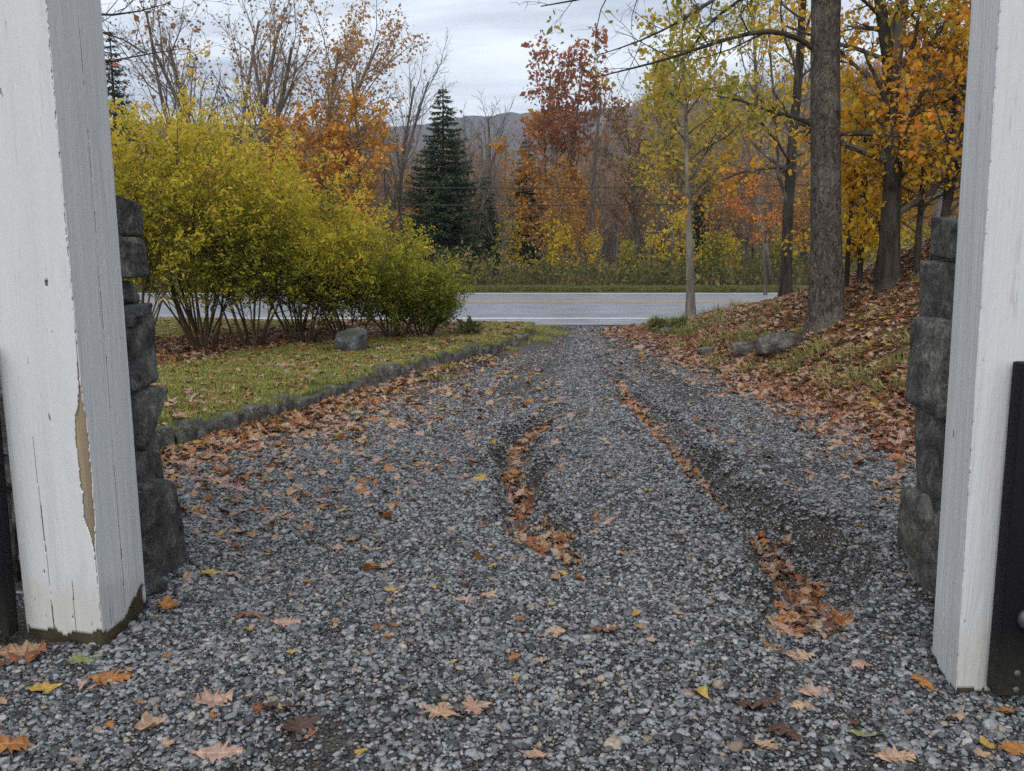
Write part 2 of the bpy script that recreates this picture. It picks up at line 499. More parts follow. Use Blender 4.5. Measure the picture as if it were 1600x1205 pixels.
def kerb_x(y): return np.interp(y, KY, KX)
def bank_x(y): return np.interp(y, RY, RX)


def flat(u, v):
    d = ray(u, v); t_ = -CAMH / d[2]
    return d[0] * t_, d[1] * t_


RUTS = []
for pts in ([(938, 560, .015, .11), (960, 600, .035, .15), (990, 642, .06, .20), (1040, 700, .10, .20), (1095, 762, .13, .22), (1135, 812, .18, .24), (1180, 862, .21, .29), (1222, 905, .27, .33), (1250, 935, .26, .34), (1262, 965, .13, .33), (1262, 1000, .03, .30)],
            [(1240, 1020, .03, .22), (1215, 1070, .03, .28), (1210, 1140, .035, .30), (1260, 1240, .03, .32), (1330, 1420, .02, .32)],
            [(872, 640, .02, .14), (850, 668, .05, .18), (818, 705, .10, .21), (798, 745, .13, .22), (802, 785, .13, .22), (830, 835, .09, .21), (860, 880, .04, .22), (900, 930, .01, .2)]):
    P = []
    for (u, v, d_, w_) in pts:
        dd_ = ray(u, v); t_ = -(CAMH + d_ * .95) / dd_[2]
        P.append((dd_[0] * t_, dd_[1] * t_, d_, w_))
    RUTS.append(np.array(P))


def rut_field(x, y):
    """depth of the ruts, nearness to a rut's bottom, raised shoulders"""
    x = np.asarray(x, float); y = np.asarray(y, float)
    wx = x + 0.10 * (fbm(x * 2.6, y * 2.6, 0, 5, 3) - .5) * 2 + .07 * (fbm(x * 9, y * 9, 0, 6, 3) - .5) * 2
    wy = y + .05 * (fbm(x * 8 + 20, y * 8, 0, 7, 3) - .5) * 2
    dep = np.zeros(x.shape); near = np.zeros(x.shape); sh = np.zeros(x.shape)
    for k, R in enumerate(RUTS):
        best = np.full(x.shape, 1e9); bd = np.zeros(x.shape); bw = np.full(x.shape, .2)
        for a, c in zip(R[:-1], R[1:]):
            ab = c[:2] - a[:2]; L2 = (ab ** 2).sum()
            tt = np.clip(((wx - a[0]) * ab[0] + (wy - a[1]) * ab[1]) / L2, 0, 1)
            dd = np.hypot(wx - a[0] - tt * ab[0], wy - a[1] - tt * ab[1])
            u_ = dd < best
            best = np.where(u_, dd, best); bd = np.where(u_, a[2] + tt * (c[2] - a[2]), bd); bw = np.where(u_, a[3] + tt * (c[3] - a[3]), bw)
        g_ = np.exp(-(best / (bw * .74)) ** 5)
        dep = np.maximum(dep, bd * g_)
        near = np.maximum(near, np.exp(-(best / (bw * .66)) ** 2) * np.clip(bd / .05, 0, 1))
        sh = np.maximum(sh, (0 if k == 1 else 1) * .62 * np.minimum(bd, .13) * (.4 + 1.2 * vnoise(x * 4, y * 4, 0, 19)) * np.exp(-((best - bw * 1.2) / (bw * .5)) ** 2))
    return dep, near, sh


def h_drive(x, y):
    dep, near, sh = rut_field(x, y)
    z = -dep + sh + .055 * np.clip(near, 0, 1) * (fbm(x * 9, y * 9, 0, 8, 4) - .5) + 0.035 * (fbm(x * 1.1, y * 1.1, 0, 2, 4) - .5) + 0.012 * (fbm(x * 7, y * 7, 0, 3, 3) - .5)
    hump = .05 * np.exp(-((x - (0.72 + 0.03 * (y - 6))) / .33) ** 2) * np.exp(-((y - 6.0) / 1.6) ** 2)
    z = z + hump
    edge = np.minimum(x - kerb_x(y), bank_x(y) - x)
    z = z + 0.03 * sstep(.6, 0, edge)
    return z * sstep(18.4, 16.5, y) + .006


def h_lawn(x, y):
    d = kerb_x(y) - x
    z = .155 + .012 * np.clip(d, 0, 12) + .05 * (fbm(x * .9, y * .9, 0, 11, 3) - .5) * sstep(0, .6, d)
    return z * sstep(18.5, 16.6, y) - .03 * sstep(16.6, 18.5, y)


def h_bank(x, y):
    s = x - bank_x(y)
    z = .53 * (np.sqrt(s * s + .06) + s) * .5 - .03
    z = np.where(z > 1.9, 1.9 + (z - 1.9) * .35, z)
    z = z + .16 * (fbm(x * 1.3, y * 1.3, 0, 21, 4) - .5) * sstep(0, .9, s)
    z = z * (.42 + .58 * sstep(17.4, 12.2, y))
    return z * sstep(19.0, 17.3, y) - .03 * sstep(17.3, 19.0, y)


def height(x, y):
    x = np.asarray(x, float); y = np.asarray(y, float)
    z = np.where(x < kerb_x(y), h_lawn(x, y), np.where(x > bank_x(y), np.maximum(h_bank(x, y), -.02), h_drive(x, y)))
    z = np.where((y > 18.6), 0.0, z)
    return np.where(y > 33, .1, z)


def hit(u, v):
    d = ray(u, v); p0 = np.array([0, 0, CAMH])
    ts = np.arange(1.5, 36, .04)
    pp = p0 + d * ts[:, None]
    hz_ = height(pp[:, 0], pp[:, 1])
    i = int(np.argmax(pp[:, 2] < hz_))
    return np.array([pp[i, 0], pp[i, 1], hz_[i]])


def strip(name, ys, xl, xr, nc, hf, mats, dz=0.0, power=1.0):
    s = np.linspace(0, 1, nc) ** power
    Y = np.repeat(ys[:, None], nc, 1)
    X = xl(ys)[:, None] * (1 - s) + xr(ys)[:, None] * s
    V = np.stack([X, Y, hf(X, Y) + dz], -1).reshape(-1, 3)
    return obj(name, mesh(name, V, grid_faces(len(ys), nc), mats, True))


ys = [0.6]
while ys[-1] < 18.3:
    ys.append(ys[-1] + .022 + .0045 * ys[-1])
ys = np.array(ys)
drive = strip('driveway', ys, lambda y: kerb_x(y) - .04, lambda y: bank_x(y) + .12, 190, h_drive, [M['soil']])
tag(drive, 'rutted gravel driveway running out to the road', kind='structure')
ysl = np.concatenate([np.arange(0.5, 5, .25), np.arange(5, 19.2, .1)])
lawn = strip('lawn', ysl, lambda y: kerb_x(y) - .03, lambda y: np.full_like(y, -45.0), 110, lambda x, y: np.where(kerb_x(y) - x < .035, -.03, h_lawn(x, y)), [M['lawn']], 0, 2.2)
lawn.data.flip_normals()
tag(lawn, kind='structure')
ysb = np.concatenate([np.arange(0.5, 4, .2), np.arange(4, 19.3, .09)])
bank = strip('embankment', ysb, lambda y: bank_x(y) - .06, lambda y: np.full_like(y, 45.0), 130, h_bank, [M['bank_soil']], .004, 2.3)
tag(bank, kind='structure')

# mulch bed under the shrubs: a sheet just above the lawn
ysm = np.arange(10.6, 17.2, .12)
bed_c = lambda y: np.interp(y, [10.6, 12.4, 13.6, 15.0, 17.2], [-4.6, -3.9, -2.6, -1.6, -.9])
bed = strip('planting_bed', ysm, lambda y: bed_c(y) + .15 * np.sin(y * 5) + .55, lambda y: bed_c(y) - 2.2 + .2 * np.sin(y * 3), 30, h_lawn, [M['litter_soil']], .006)
bed.data.flip_normals(); tag(bed, kind='structure')

# road
m, t, b = new_mat('wet_asphalt', 0.35, 0.5)
g = t.nodes.new('ShaderNodeNewGeometry')
n = tex(t, 60, 6, 0.7, vec=g.outputs['Position']); n2 = tex(t, 0.5, 5, 0.6, vec=g.outputs['Position'], stretch=(.25, 1.6, 1))
r = ramp(t, n.outputs[0], [(0.3, (0.19, 0.205, 0.235)), (0.7, (0.265, 0.28, 0.315))])
r2 = ramp(t, n2.outputs[0], [(0.35, (0.8, 0.8, 0.8)), (0.65, (1.25, 1.25, 1.25))])
t.links.new(mixc(t, 1.0, r.outputs[0], r2.outputs[0], 'MULTIPLY'), b.inputs['Base Color'])
n5 = tex(t, 2.2, 5, .7, vec=g.outputs['Position'], stretch=(.5, 1, 1)); r5 = ramp(t, n5.outputs[0], [(.36, (.72, .72, .72)), (.5, (1, 1, 1)), (.66, (1.12, 1.12, 1.12))])
bc_ = b.inputs['Base Color'].links[0].from_socket; t.links.new(mixc(t, 1.0, bc_, r5.outputs[0], 'MULTIPLY'), b.inputs['Base Color'])
rr = ramp(t, n2.outputs[0], [(0.35, (0.50, 0.50, 0.50)), (0.65, (0.30, 0.30, 0.30))]); t.links.new(rr.outputs[0], b.inputs['Roughness'])
bump(t, b, n.outputs[0], 0.25, 0.006)
M['asphalt'] = m


def paint_line(name, col):
    m, t, b = new_mat(name, .5, .4)
    g = t.nodes.new('ShaderNodeNewGeometry'); n = tex(t, 9, 6, .7, vec=g.outputs['Position'])
    r = ramp(t, n.outputs[0], [(.30, [x * .45 for x in col]), (.48, col)]); t.links.new(r.outputs[0], b.inputs['Base Color'])
    return m


M['line_white'] = paint_line('line_white', (.72, .72, .70)); M['line_yellow'] = paint_line('line_yellow', (.58, .36, .10))
xs = np.arange(-200, 201, 4.0)
yr = np.array([17.55, 17.9, 19.4, 22, 25, 28, 30.4, 30.9])
zr = np.array([-.10, -.012, 0, .03, .045, .03, 0, -.08])
X, Y = np.meshgrid(xs, yr)
road = obj('road', mesh('road', np.stack([X, Y, np.repeat(zr[:, None], len(xs), 1)], -1).reshape(-1, 3), grid_faces(len(yr), len(xs)), [M['asphalt']], True))
tag(road, kind='structure')


def line_strip(name, y0, y1, m):
    yy = np.array([y0, y1]); X, Y = np.meshgrid(xs, yy); Z = np.interp(Y, yr, zr) + .005
    return obj(name, mesh(name, np.stack([X, Y, Z], -1).reshape(-1, 3), grid_faces(2, len(xs)), [m]), road)


line_strip('edge_line', 19.75, 19.95, M['line_white'])
line_strip('edge_line', 29.45, 29.75, M['line_white'])
line_strip('centre_line', 24.60, 24.76, M['line_yellow']); line_strip('centre_line', 24.92, 25.08, M['line_yellow'])

# far ground
sx = np.sinh(np.linspace(-4.6, 4.6, 110)) * 42; sy = np.concatenate([np.linspace(-400, -10, 8), np.linspace(0, 60, 31), np.geomspace(64, 1700, 46)])
X, Y = np.meshgrid(sx, sy)
def h_ground(x, y):
    return -.5 + .55 * sstep(30.6, 31.6, y) + .5 * (fbm(x * .05, y * .05, 0, 31, 3) - .5) * sstep(36, 60, y) + sstep(50, 180, y) * (sstep(0, 150, x) * 6 + 1.0)
ground = obj('ground', mesh('ground', np.stack([X, Y, h_ground(X, Y)], -1).reshape(-1, 3), grid_faces(len(sy), len(sx)), [M['forest_floor']], True))
tag(ground, kind='structure')
ysv = np.array([30.75, 31.2, 31.8, 32.6, 33.6, 34.6]); X, Y = np.meshgrid(xs, ysv)
verge = obj('verge', mesh('verge', np.stack([X, Y, np.repeat(np.array([-.06, .05, .09, .10, .09, .05])[:, None], len(xs), 1)], -1).reshape(-1, 3), grid_faces(len(ysv), len(xs)), [M['lawn']], True))
tag(verge, kind='structure')

# hills
M['hill_wood'] = ground_material('hill_wood', [(0.34, (0.030, 0.026, 0.026)), (0.47, (0.058, 0.044, 0.038)), (0.56, (0.088, 0.052, 0.032)), (0.68, (0.066, 0.062, 0.058))], .16, 1.0, .95, .018, 3.0)


def hill(name, us, vv, y0, y1, depth_back, seed, n=(220, 60), bumpz=7):
    us = np.array(us, float); vv = np.array(vv, float)
    xs_ = np.linspace(us[0], us[-1], n[0]); ridge_v = np.interp(xs_, us, vv)
    ridge = np.array([at(u, v, y1) for u, v in zip(xs_, ridge_v)])
    tt = np.linspace(0, 1, n[1])
    rows = []
    for t_ in tt:
        if t_ < .8:
            k = t_ / .8; y = y0 + (y1 - y0) * k; f = (k ** 1.25)
        else:
            k = (t_ - .8) / .2; y = y1 + depth_back * k; f = 1 - .75 * k * k
        x = ridge[:, 0]
        z = ridge[:, 2] * f
        z = z + bumpz * (fbm(x / 28, y / 28, 0, seed, 4) - .5) * min(1, k + .15)
        rows.append(np.stack([x, np.full_like(x, y), z], -1))
    V = np.concatenate(rows)
    o = obj(name, mesh(name, V, grid_faces(n[1], n[0]), [M['hill_wood']], False))
    tag(o, kind='structure')
    return o


hill('hill', [-900, -300, 250, 480, 600, 700, 800, 950, 1100, 1500, 2200], [250, 215, 192, 194, 196, 187, 180, 168, 160, 180, 235], 520, 1150, 260, 3, bumpz=13)
hill_near = hill('hill', [880, 960, 1000, 1100, 1200, 1330, 1500, 1700, 2400], [290, 200, 176, 157, 140, 122, 102, 92, 85], 170, 430, 120, 9, bumpz=6)
hill('hill', [-1200, -300, 100, 300, 480, 600, 680, 760], [150, 165, 190, 208, 222, 240, 270, 330], 260, 560, 150, 13, bumpz=6)

# ------------------------------------------------------------------ gate posts
def face_coat(p00, p10, p01, p11, ztop, mask, cs=.005, cz=.011, seed=0, relief=.0012):
    """one painted face as a fine sheet; mask(s metres, z) True where the paint is gone"""
    p00, p10, p01, p11 = map(lambda a: np.array(a, float), (p00, p10, p01, p11))
    w = np.linalg.norm(p10 - p00); nc = int(w / cs) + 2; nr = int(ztop / cz) + 2
    s = np.linspace(0, 1, nc); zt = np.linspace(0, 1, nr)
    S, Z = np.meshgrid(s, zt)
    V = (p00 * ((1 - S) * (1 - Z))[..., None] + p10 * (S * (1 - Z))[..., None] + p01 * ((1 - S) * Z)[..., None] + p11 * (S * Z)[..., None])
    nrm = np.cross(p10 - p00, p01 - p00); nrm /= np.linalg.norm(nrm)
    sm, zm = S * w, Z * ztop
    rel = relief * ((fbm(sm * 60, zm * 5, 0, seed, 3) - .5) * 2 + (fbm(sm * 90, zm * 40, 0, seed + 3, 2) - .5) * .7)
    V = V + nrm * (rel)[..., None]
    f = grid_faces(nr, nc)
    fs = (sm.ravel()[f]).mean(1); fz = (zm.ravel()[f]).mean(1)
    keep = ~mask(fs, fz)
    return V.reshape(-1, 3), f[keep]


def gate_post(bot, top, ztop, masks, name, label, cs=.003):
    """bot/top: footprint corners A (outer front), B (front, drive side), C (back, drive side), D (outer back)"""
    ctr = np.mean(np.array(bot), 0)
    root = empty(name, (ctr[0], ctr[1], 0))
    tag(root, label, 'gate post', 'white timber gate posts')
    lc = lambda p, z: np.array([p[0] - ctr[0], p[1] - ctr[1], z])
    bt = [lc(p, -.02) for p in bot]; tp = [lc(p, ztop) for p in top]
    shrink = lambda pts: [np.array([p[0] * .945, p[1] * .945, p[2]]) for p in pts]
    b2 = [np.array([p[0], p[1], -.15]) for p in shrink(bt)]; t2 = shrink(tp)
    core = obj('timber_core', mesh('timber_core', np.array(b2 + t2), BOXF, [M['wood']]), root)
    tag(core, 'bare weathered wood showing where the paint has gone')
    parts = []
    A, B, C, D = range(4)
    parts.append(face_coat(bt[A], bt[B], tp[A], tp[B], ztop, masks[0], cs, .011, 1))
    parts.append(face_coat(bt[B], bt[C], tp[B], tp[C], ztop, masks[1], cs, .011, 2))
    none = lambda s, z: z < .06 + .05 * fbm(s * 14, z * 3, 0, 8, 3)
    parts.append(face_coat(bt[C], bt[D], tp[C], tp[D], ztop, none, .02, .03, 3))
    parts.append(face_coat(bt[D], bt[A], tp[D], tp[A], ztop, none, .02, .03, 4))
    V, f = join(parts)
    coat = obj('paint_coat', mesh('paint_coat', V, f, [M['paint']], False), root)
    so = coat.modifiers.new('thickness', 'SOLIDIFY'); so.thickness = .0035; so.offset = -1
    zc = ztop
    cap = np.array([[p[0] * 1.12, p[1] * 1.12, zc + .002] for p in tp] + [[p[0] * 1.12, p[1] * 1.12, zc + .05] for p in tp])
    obj('cap', mesh('cap', cap, BOXF, [M['paint']]), root)
    return root


def crack(s0, drift, wid, zlo, zhi, seed):
    def f(s, z):
        c = s0 + drift * z + .006 * (fbm(z * 6, z * 0 + seed, 0, seed, 3) - .5) * 2
        w_ = .55 * wid * (.35 + 1.1 * vnoise(z * 9, z * 0 + seed * 3.1, 0, seed + 1)) * sstep(zhi, zhi - .35, z)
        gap = vnoise(z * 14, z * 0 + 5.5, 0, seed + 9) > .06
        return (np.abs(s - c) < w_) & (z > zlo) & (z < zhi) & gap
    return f


def chip(z):
    """half width of the paint-free chip at the drive-side corner of the weathered post"""
    w = np.interp(z, [.26, .44, .50, .56, .70, .86, .95, 1.0, 1.06, 1.30], [.0, .004, .018, .036, .045, .052, .044, .022, .008, .0])
    return w * (.86 + .45 * (fbm(z * 18, z * 0, 0, 77, 3) - .5)) 


WL = .362
def mask_left_front(s, z):
    bare = z < .055 + .045 * fbm(s * 16, z * 0, 0, 3, 4) + .03 * sstep(.26, .36, s)
    m_ = bare | ((WL - s) < 1.05 * chip(z) + .010 * (fbm(s * 90, z * 60, 0, 6, 2) - .5))
    for c in (crack(.135, -.012, .0042, .05, 1.0, 11), crack(.245, .0, .003, .08, .45, 12)):
        m_ = m_ | c(s, z)
    flakes = (fbm(s * 70, z * 34, 0, 15, 3) > .87 - .09 * sstep(.7, .1, z)) & (s > .03) & (s < .34)
    knot = (((s - .255) / .007) ** 2 + ((z - 1.46) / .017) ** 2) < 1
    return m_ | flakes | knot


def mask_left_side(s, z):
    bare = z < .07 + .05 * fbm(s * 16, z * 0, 0, 4, 4) + .07 * sstep(.15, .33, s)
    m_ = bare | (s < chip(z) * .6 + .012 * (fbm(s * 90, z * 60, 0, 7, 2) - .5))
    for c in (crack(.185, .004, .0046, .03, 3.0, 21), crack(.07, .0, .003, .05, .45, 22)):
        m_ = m_ | c(s, z)
    m_ = m_ | ((s < .004) & (vnoise(z * 30, z * 0, 0, 31) > .55))
    return m_


left_post = gate_post([(-1.965, 3.57), (-1.612, 3.47), (-1.579, 3.82), (-1.94, 3.92)],
                      [(-2.025, 3.57), (-1.665, 3.47), (-1.615, 3.82), (-1.985, 3.92)], 2.9,
                      (mask_left_front, mask_left_side), 'gate_post', 'white painted gate post with long bare-wood chip on its corner')


def mask_right_side(s, z):          # the face towards the drive, s runs from the back edge to the front corner
    m_ = z < .03 + .025 * fbm(s * 18, z * 0, 0, 43, 3) + .03 * sstep(.12, .0, s)
    for c in (crack(.10, .003, .0035, .0, .55, 41), crack(.19, .0, .0035, .0, .35, 42)):
        m_ = m_ | c(s, z)
    return m_ | ((s > .249) & (vnoise(z * 26, z * 0, 0, 45) > .62))


def mask_right_front(s, z):
    m_ = z < .04 + .04 * fbm(s * 18, z * 0, 0, 46, 3)
    return m_ | ((fbm(s * 60, z * 36, 0, 50, 3) > .88))


# corner order keeps the faces turned outwards: back-left, front-left, front-right, back-right
rp_b = [(1.608, 3.355), (1.58, 3.10), (2.00, 3.10), (2.02, 3.355)]
rp_t = [(1.575, 3.355), (1.545, 3.10), (1.985, 3.10), (2.00, 3.355)]
right_post = gate_post(rp_b, rp_t, 2.9, (mask_right_side, mask_right_front), 'gate_post', 'white painted gate post with black hinge plate on its front')


# ------------------------------------------------------------------ black gates, swung open towards the viewer
def uvsphere(r, n=8):
    vv = []; 
    for i in range(n + 1):
        th = math.pi * i / n
        for j in range(n * 2):
            ph = math.pi * j / n
            vv.append((r * math.sin(th) * math.cos(ph), r * math.sin(th) * math.sin(ph), r * math.cos(th)))
    f = []
    for i in range(n):
        for j in range(n * 2):
            a = i * n * 2 + j; b_ = i * n * 2 + (j + 1) % (n * 2)
            f.append([a, b_, b_ + n * 2, a + n * 2])
    return np.array(vv), np.array(f)


def make_gate(loc, side, label):
    """side +1: leaf runs to +x. Stile stands on the origin."""
    root = empty('gate', loc)
    tag(root, label, 'gate', 'black iron gate leaves')
    V, f = box(-.0525, .0525, -.045, .03, .05, 1.21)
    bevel(obj('stile', mesh('stile', V, f, [M['iron']]), root), .007)
    bv, bf = uvsphere(.013)
    bv[:, 1] *= .6
    bme = mesh('bolt', bv, bf, [M['steel']], True)
    for (bx, bz) in ((.012, .135), (.012, .075), (0, 1.12), (0, .98), (.004, .93)):
        obj('bolt', bme, root, (bx, -.047, bz))
    V, f = uvsphere(.028); V[:, 1] *= .8; V[:, 2] *= 1.25
    obj('hinge_pin', mesh('hinge_pin', V, f, [M['steel']], True), root, (.02 * side, -.055, .335))
    ang = math.radians(-24) * side
    ca, sa = math.cos(ang), math.sin(ang)
    def turned(V):
        V = V.copy(); V[:, 0] *= side
        x = V[:, 0] * ca - V[:, 1] * sa; y = V[:, 0] * sa + V[:, 1] * ca
        return np.stack([x + .0, y - .06, V[:, 2]], 1)
    for z0 in (.27, 1.08):
        V, f = box(.045, 1.45, -.02, .02, z0, z0 + .085)
        bevel(obj('rail', mesh('rail', turned(V), f, [M['iron']]), root), .006)
    for k in range(9):
        V, f = box(.42 + k * .115, .445 + k * .115, -.012, .012, .20, 1.19)
        obj('picket', mesh('picket', turned(V), f, [M['iron']]), root)
    V, f = box(1.45, 1.52, -.03, .03, .05, 1.21)
    obj('end_stile', mesh('end_stile', turned(V), f, [M['iron']]), root)
    return root


make_gate((1.728, 3.055, 0), 1, 'black iron gate with steel bolts fixed to the post without a chip')
make_gate((-2.045, 3.53, 0), -1, 'black iron gate beside the chipped white post, barely in view')

# ------------------------------------------------------------------ stones
def ico(sub):
    import bmesh
    bm = bmesh.new(); bmesh.ops.create_icosphere(bm, subdivisions=sub, radius=1.0)
    V = np.array([v.co[:] for v in bm.verts]); Fc = np.array([[v.index for v in f.verts] for f in bm.faces])
    bm.free(); return V, Fc


ICO = {k: ico(k) for k in (1, 2, 3, 4, 5)}


def rock(name, dims, seed, mat, sub=4, square=.55, planes=9, rough=.10, smooth=True):
    r_ = np.random.default_rng(seed)
    V, Fc = ICO[sub]; V = V.copy()
    V = np.sign(V) * np.abs(V) ** square
    V /= np.abs(V).max()
    if square < .45:
        for k in range(planes):
            n_ = unit(r_.normal(size=3)); d_ = V @ n_; c_ = d_.max() * r_.uniform(.74, .93)
            V = V - np.outer(np.clip(d_ - c_, 0, None), n_)
        planes = 0
    for k in range(planes):
        n_ = unit(r_.normal(size=3)); c_ = r_.uniform(.92 if square < .45 else .60, 1.30 if square < .45 else .92)
        d_ = V @ n_ - c_
        V = V - np.outer(np.clip(d_, 0, None), n_) * .98
    o_ = r_.uniform(0, 50, 3)
    for sc_, am in ((1.3, rough), (4.0, rough * .55), (11, rough * .36)):
        nn = fbm(V[:, 0] * sc_ + o_[0], V[:, 1] * sc_ + o_[1], V[:, 2] * sc_ + o_[2], seed, 3) - .5
        V = V * (1 + am * 2 * nn)[:, None]
    mx = np.abs(V).max(0)
    V = V / mx * (np.array(dims) * .5)
    return mesh(name, V, Fc, [mat], smooth)


def hull_rock(name, dims, seed, mat, cuts=7, jit=.20):
    """a quarried block: convex hull of jittered points, then fine broken relief"""
    import bmesh
    r_ = np.random.default_rng(seed)
    pts = []
    for a in (-1, 1):
        for b_ in (-1, 1):
            for c_ in (-1, 1):
                pts.append(np.array([a, b_, c_]) * (1 - np.abs(r_.normal(0, jit, 3))))
    for k in range(9):
        d = r_.normal(size=3); d /= np.abs(d).max(); pts.append(d * np.array([r_.uniform(.80, 1.06), r_.uniform(.80, 1.06), r_.uniform(.85, 1.0)]))
    bm = bmesh.new()
    for p in pts: bm.verts.new(tuple(p))
    h_ = bmesh.ops.convex_hull(bm, input=bm.verts)
    junk = [v for v in bm.verts if not v.link_faces]
    if junk: bmesh.ops.delete(bm, geom=junk, context='VERTS')
    bmesh.ops.bevel(bm, geom=list(bm.edges), offset=.05, segments=1, affect='EDGES')
    bmesh.ops.triangulate(bm, faces=list(bm.faces))
    bmesh.ops.subdivide_edges(bm, edges=[e for e in bm.edges if e.calc_length() > .28], cuts=cuts, use_grid_fill=True)
    bmesh.ops.triangulate(bm, faces=list(bm.faces))
    bm.normal_update()
    V = np.array([v.co[:] for v in bm.verts]); Nn = np.array([v.normal[:] for v in bm.verts]); Fc = np.array([[v.index for v in f.verts] for f in bm.faces])
    bm.free()
    o_ = r_.uniform(0, 50, 3)
    def nz(sc_, k): return fbm(V[:, 0] * sc_ + o_[0], V[:, 1] * sc_ + o_[1], V[:, 2] * sc_ + o_[2], seed + k, 3) - .5
    led = np.floor((V[:, 2] + .5 * nz(1.5, 5)) * 5) % 2
    V = V + Nn * (.10 * nz(2.2, 0) + .10 * np.abs(nz(5.5, 1)) + .05 * nz(13, 2) - .018 * led)[:, None]
    V = V / np.abs(V).max(0) * (np.array(dims) * .5)
    return mesh(name, V, Fc, [mat], False)


def stone_wall(label, faces_px, ydep, side, xfar, seed):
    """a dry stone wall end: faces_px = (v_top, v_bottom, u_edge) of each stone on the drive side; the wall runs away to xfar"""
    r_ = np.random.default_rng(seed)
    ybase = ydep
    x0 = at(faces_px[-1][2], faces_px[-1][1], ydep)[0]
    root = empty('stone_wall', (x0, ydep + .25, 0))
    tag(root, label, 'stone wall', 'dry stone walls behind the gate posts')
    org = np.array([x0, ydep + .25, 0.0])
    zs = []
    def add(cx, cy, cz, dims, k, mk, rz):
        me = hull_rock('stone', dims, seed * 100 + k, M[mk], 7 if k < 30 else 4)
        o = obj('stone', me, root, tuple(np.array([cx, cy, cz]) - org), (r_.uniform(-.06, .06), r_.uniform(-.06, .06), rz))
        return o
    k = 0
    for (v0, v1, ue) in faces_px:
        pt, pb = at(ue, v0, ydep), at(ue, v1, ydep)
        z0, z1 = pb[2], pt[2]; xe = .5 * (pt[0] + pb[0]) + side * .10
        hgt = (z1 - z0) * 1.27
        zc_ = .5 * (z0 + z1)
        wd = r_.uniform(.30, .42); dp = r_.uniform(.34, .44)
        add(xe + side * wd * .5, ydep + dp * .42, zc_ - (z1 - z0) * .02, (wd * 1.03, dp, hgt), k, 'stone_dark' if r_.random() < .6 else 'stone_grey', r_.uniform(-.15, .15)); k += 1
        wd2 = r_.uniform(.30, .45)
        xb_ = xe * (ydep + .90) / ydep
        add(xb_ + side * (wd2 * .5 + r_.uniform(-.02, .03)), ydep + .62 + r_.uniform(-.03, .03), zc_ + r_.uniform(-.03, .03), (wd2, .34, hgt * 1.02), k, 'stone_grey' if r_.random() < .5 else 'stone_dark', r_.uniform(-.2, .2)); k += 1
        x = xe + side * (wd + .0)
        zs.append((z0, z1))
        while abs(x) < abs(xfar):
            w_ = r_.uniform(.3, .5)
            add(x + side * w_ * .5, ydep + .22 + r_.uniform(-.03, .05), zc_ + r_.uniform(-.03, .03), (w_, .42, hgt), k, 'stone_dark' if r_.random() < .5 else 'stone_grey', r_.uniform(-.1, .1)); k += 1
            x += side * w_ * .95
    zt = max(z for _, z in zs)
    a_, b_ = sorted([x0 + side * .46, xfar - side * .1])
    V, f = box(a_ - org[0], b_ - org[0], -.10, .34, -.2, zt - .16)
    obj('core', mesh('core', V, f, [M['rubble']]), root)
    return root


stone_wall('dark dry stone wall end behind the chipped white post',
           [(307, 366, 213), (374, 432, 224), (430, 488, 229), (484, 510, 238), (507, 614, 244), (610, 700, 258), (696, 768, 269), (764, 832, 275), (828, 925, 281)], 4.15, -1, -3.6, 5)
stone_wall('dark dry stone wall end behind the post with hinge plate',
           [(332, 414, 1458), (415, 514, 1447), (510, 643, 1433), (641, 792, 1426), (788, 890, 1420), (884, 1005, 1415)], 3.86, 1, 3.6, 6)

# kerb of small upright stones along the lawn
kerb = empty('kerb', (0, 0, 0)); tag(kerb, 'row of rough upright kerb stones along the lawn edge', kind='structure')
kme = [hull_rock('stone', (.19, .17, .32), 900 + k, M['stone_kerb'], 2, .16) for k in range(9)]
y = 4.9; k = 0
while y < 15.4:
    stp = random.uniform(.10, .26)
    x0_, x1_ = float(kerb_x(y)), float(kerb_x(y + .2)); an = math.atan2(.2, x1_ - x0_) - math.pi / 2
    zt = float(h_lawn(x0_ - .2, y)) * random.uniform(.70, 1.32) * (1 if y < 13 else .75)
    sxy = stp / .19 * .93
    obj('stone', kme[k % 9], kerb, (x0_ - .045 + random.uniform(-.018, .018), y, zt - .135), (random.uniform(-.2, .2), random.uniform(-.2, .22), an + math.pi / 2 + random.uniform(-.25, .25)), (sxy * random.uniform(.85, 1.15), random.uniform(.7, 1.25), random.uniform(.9, 1.1)))
    y += stp * math.cos(an) * .98; k += 1

# boulder and loose rocks
def place_rock(u, v, dims, seed, mat, label, cat='rock', rz=0.0, sink=.30, group=None, sq=.62, pl=9, name='rock'):
    p = hit(u, v)
    o = obj(name, rock(name, dims, seed, mat, 4, sq, pl, .07), None, (p[0], p[1], p[2] + dims[2] * (.5 - sink)), (0, 0, rz))
    tag(o, label, cat, group)
    return o


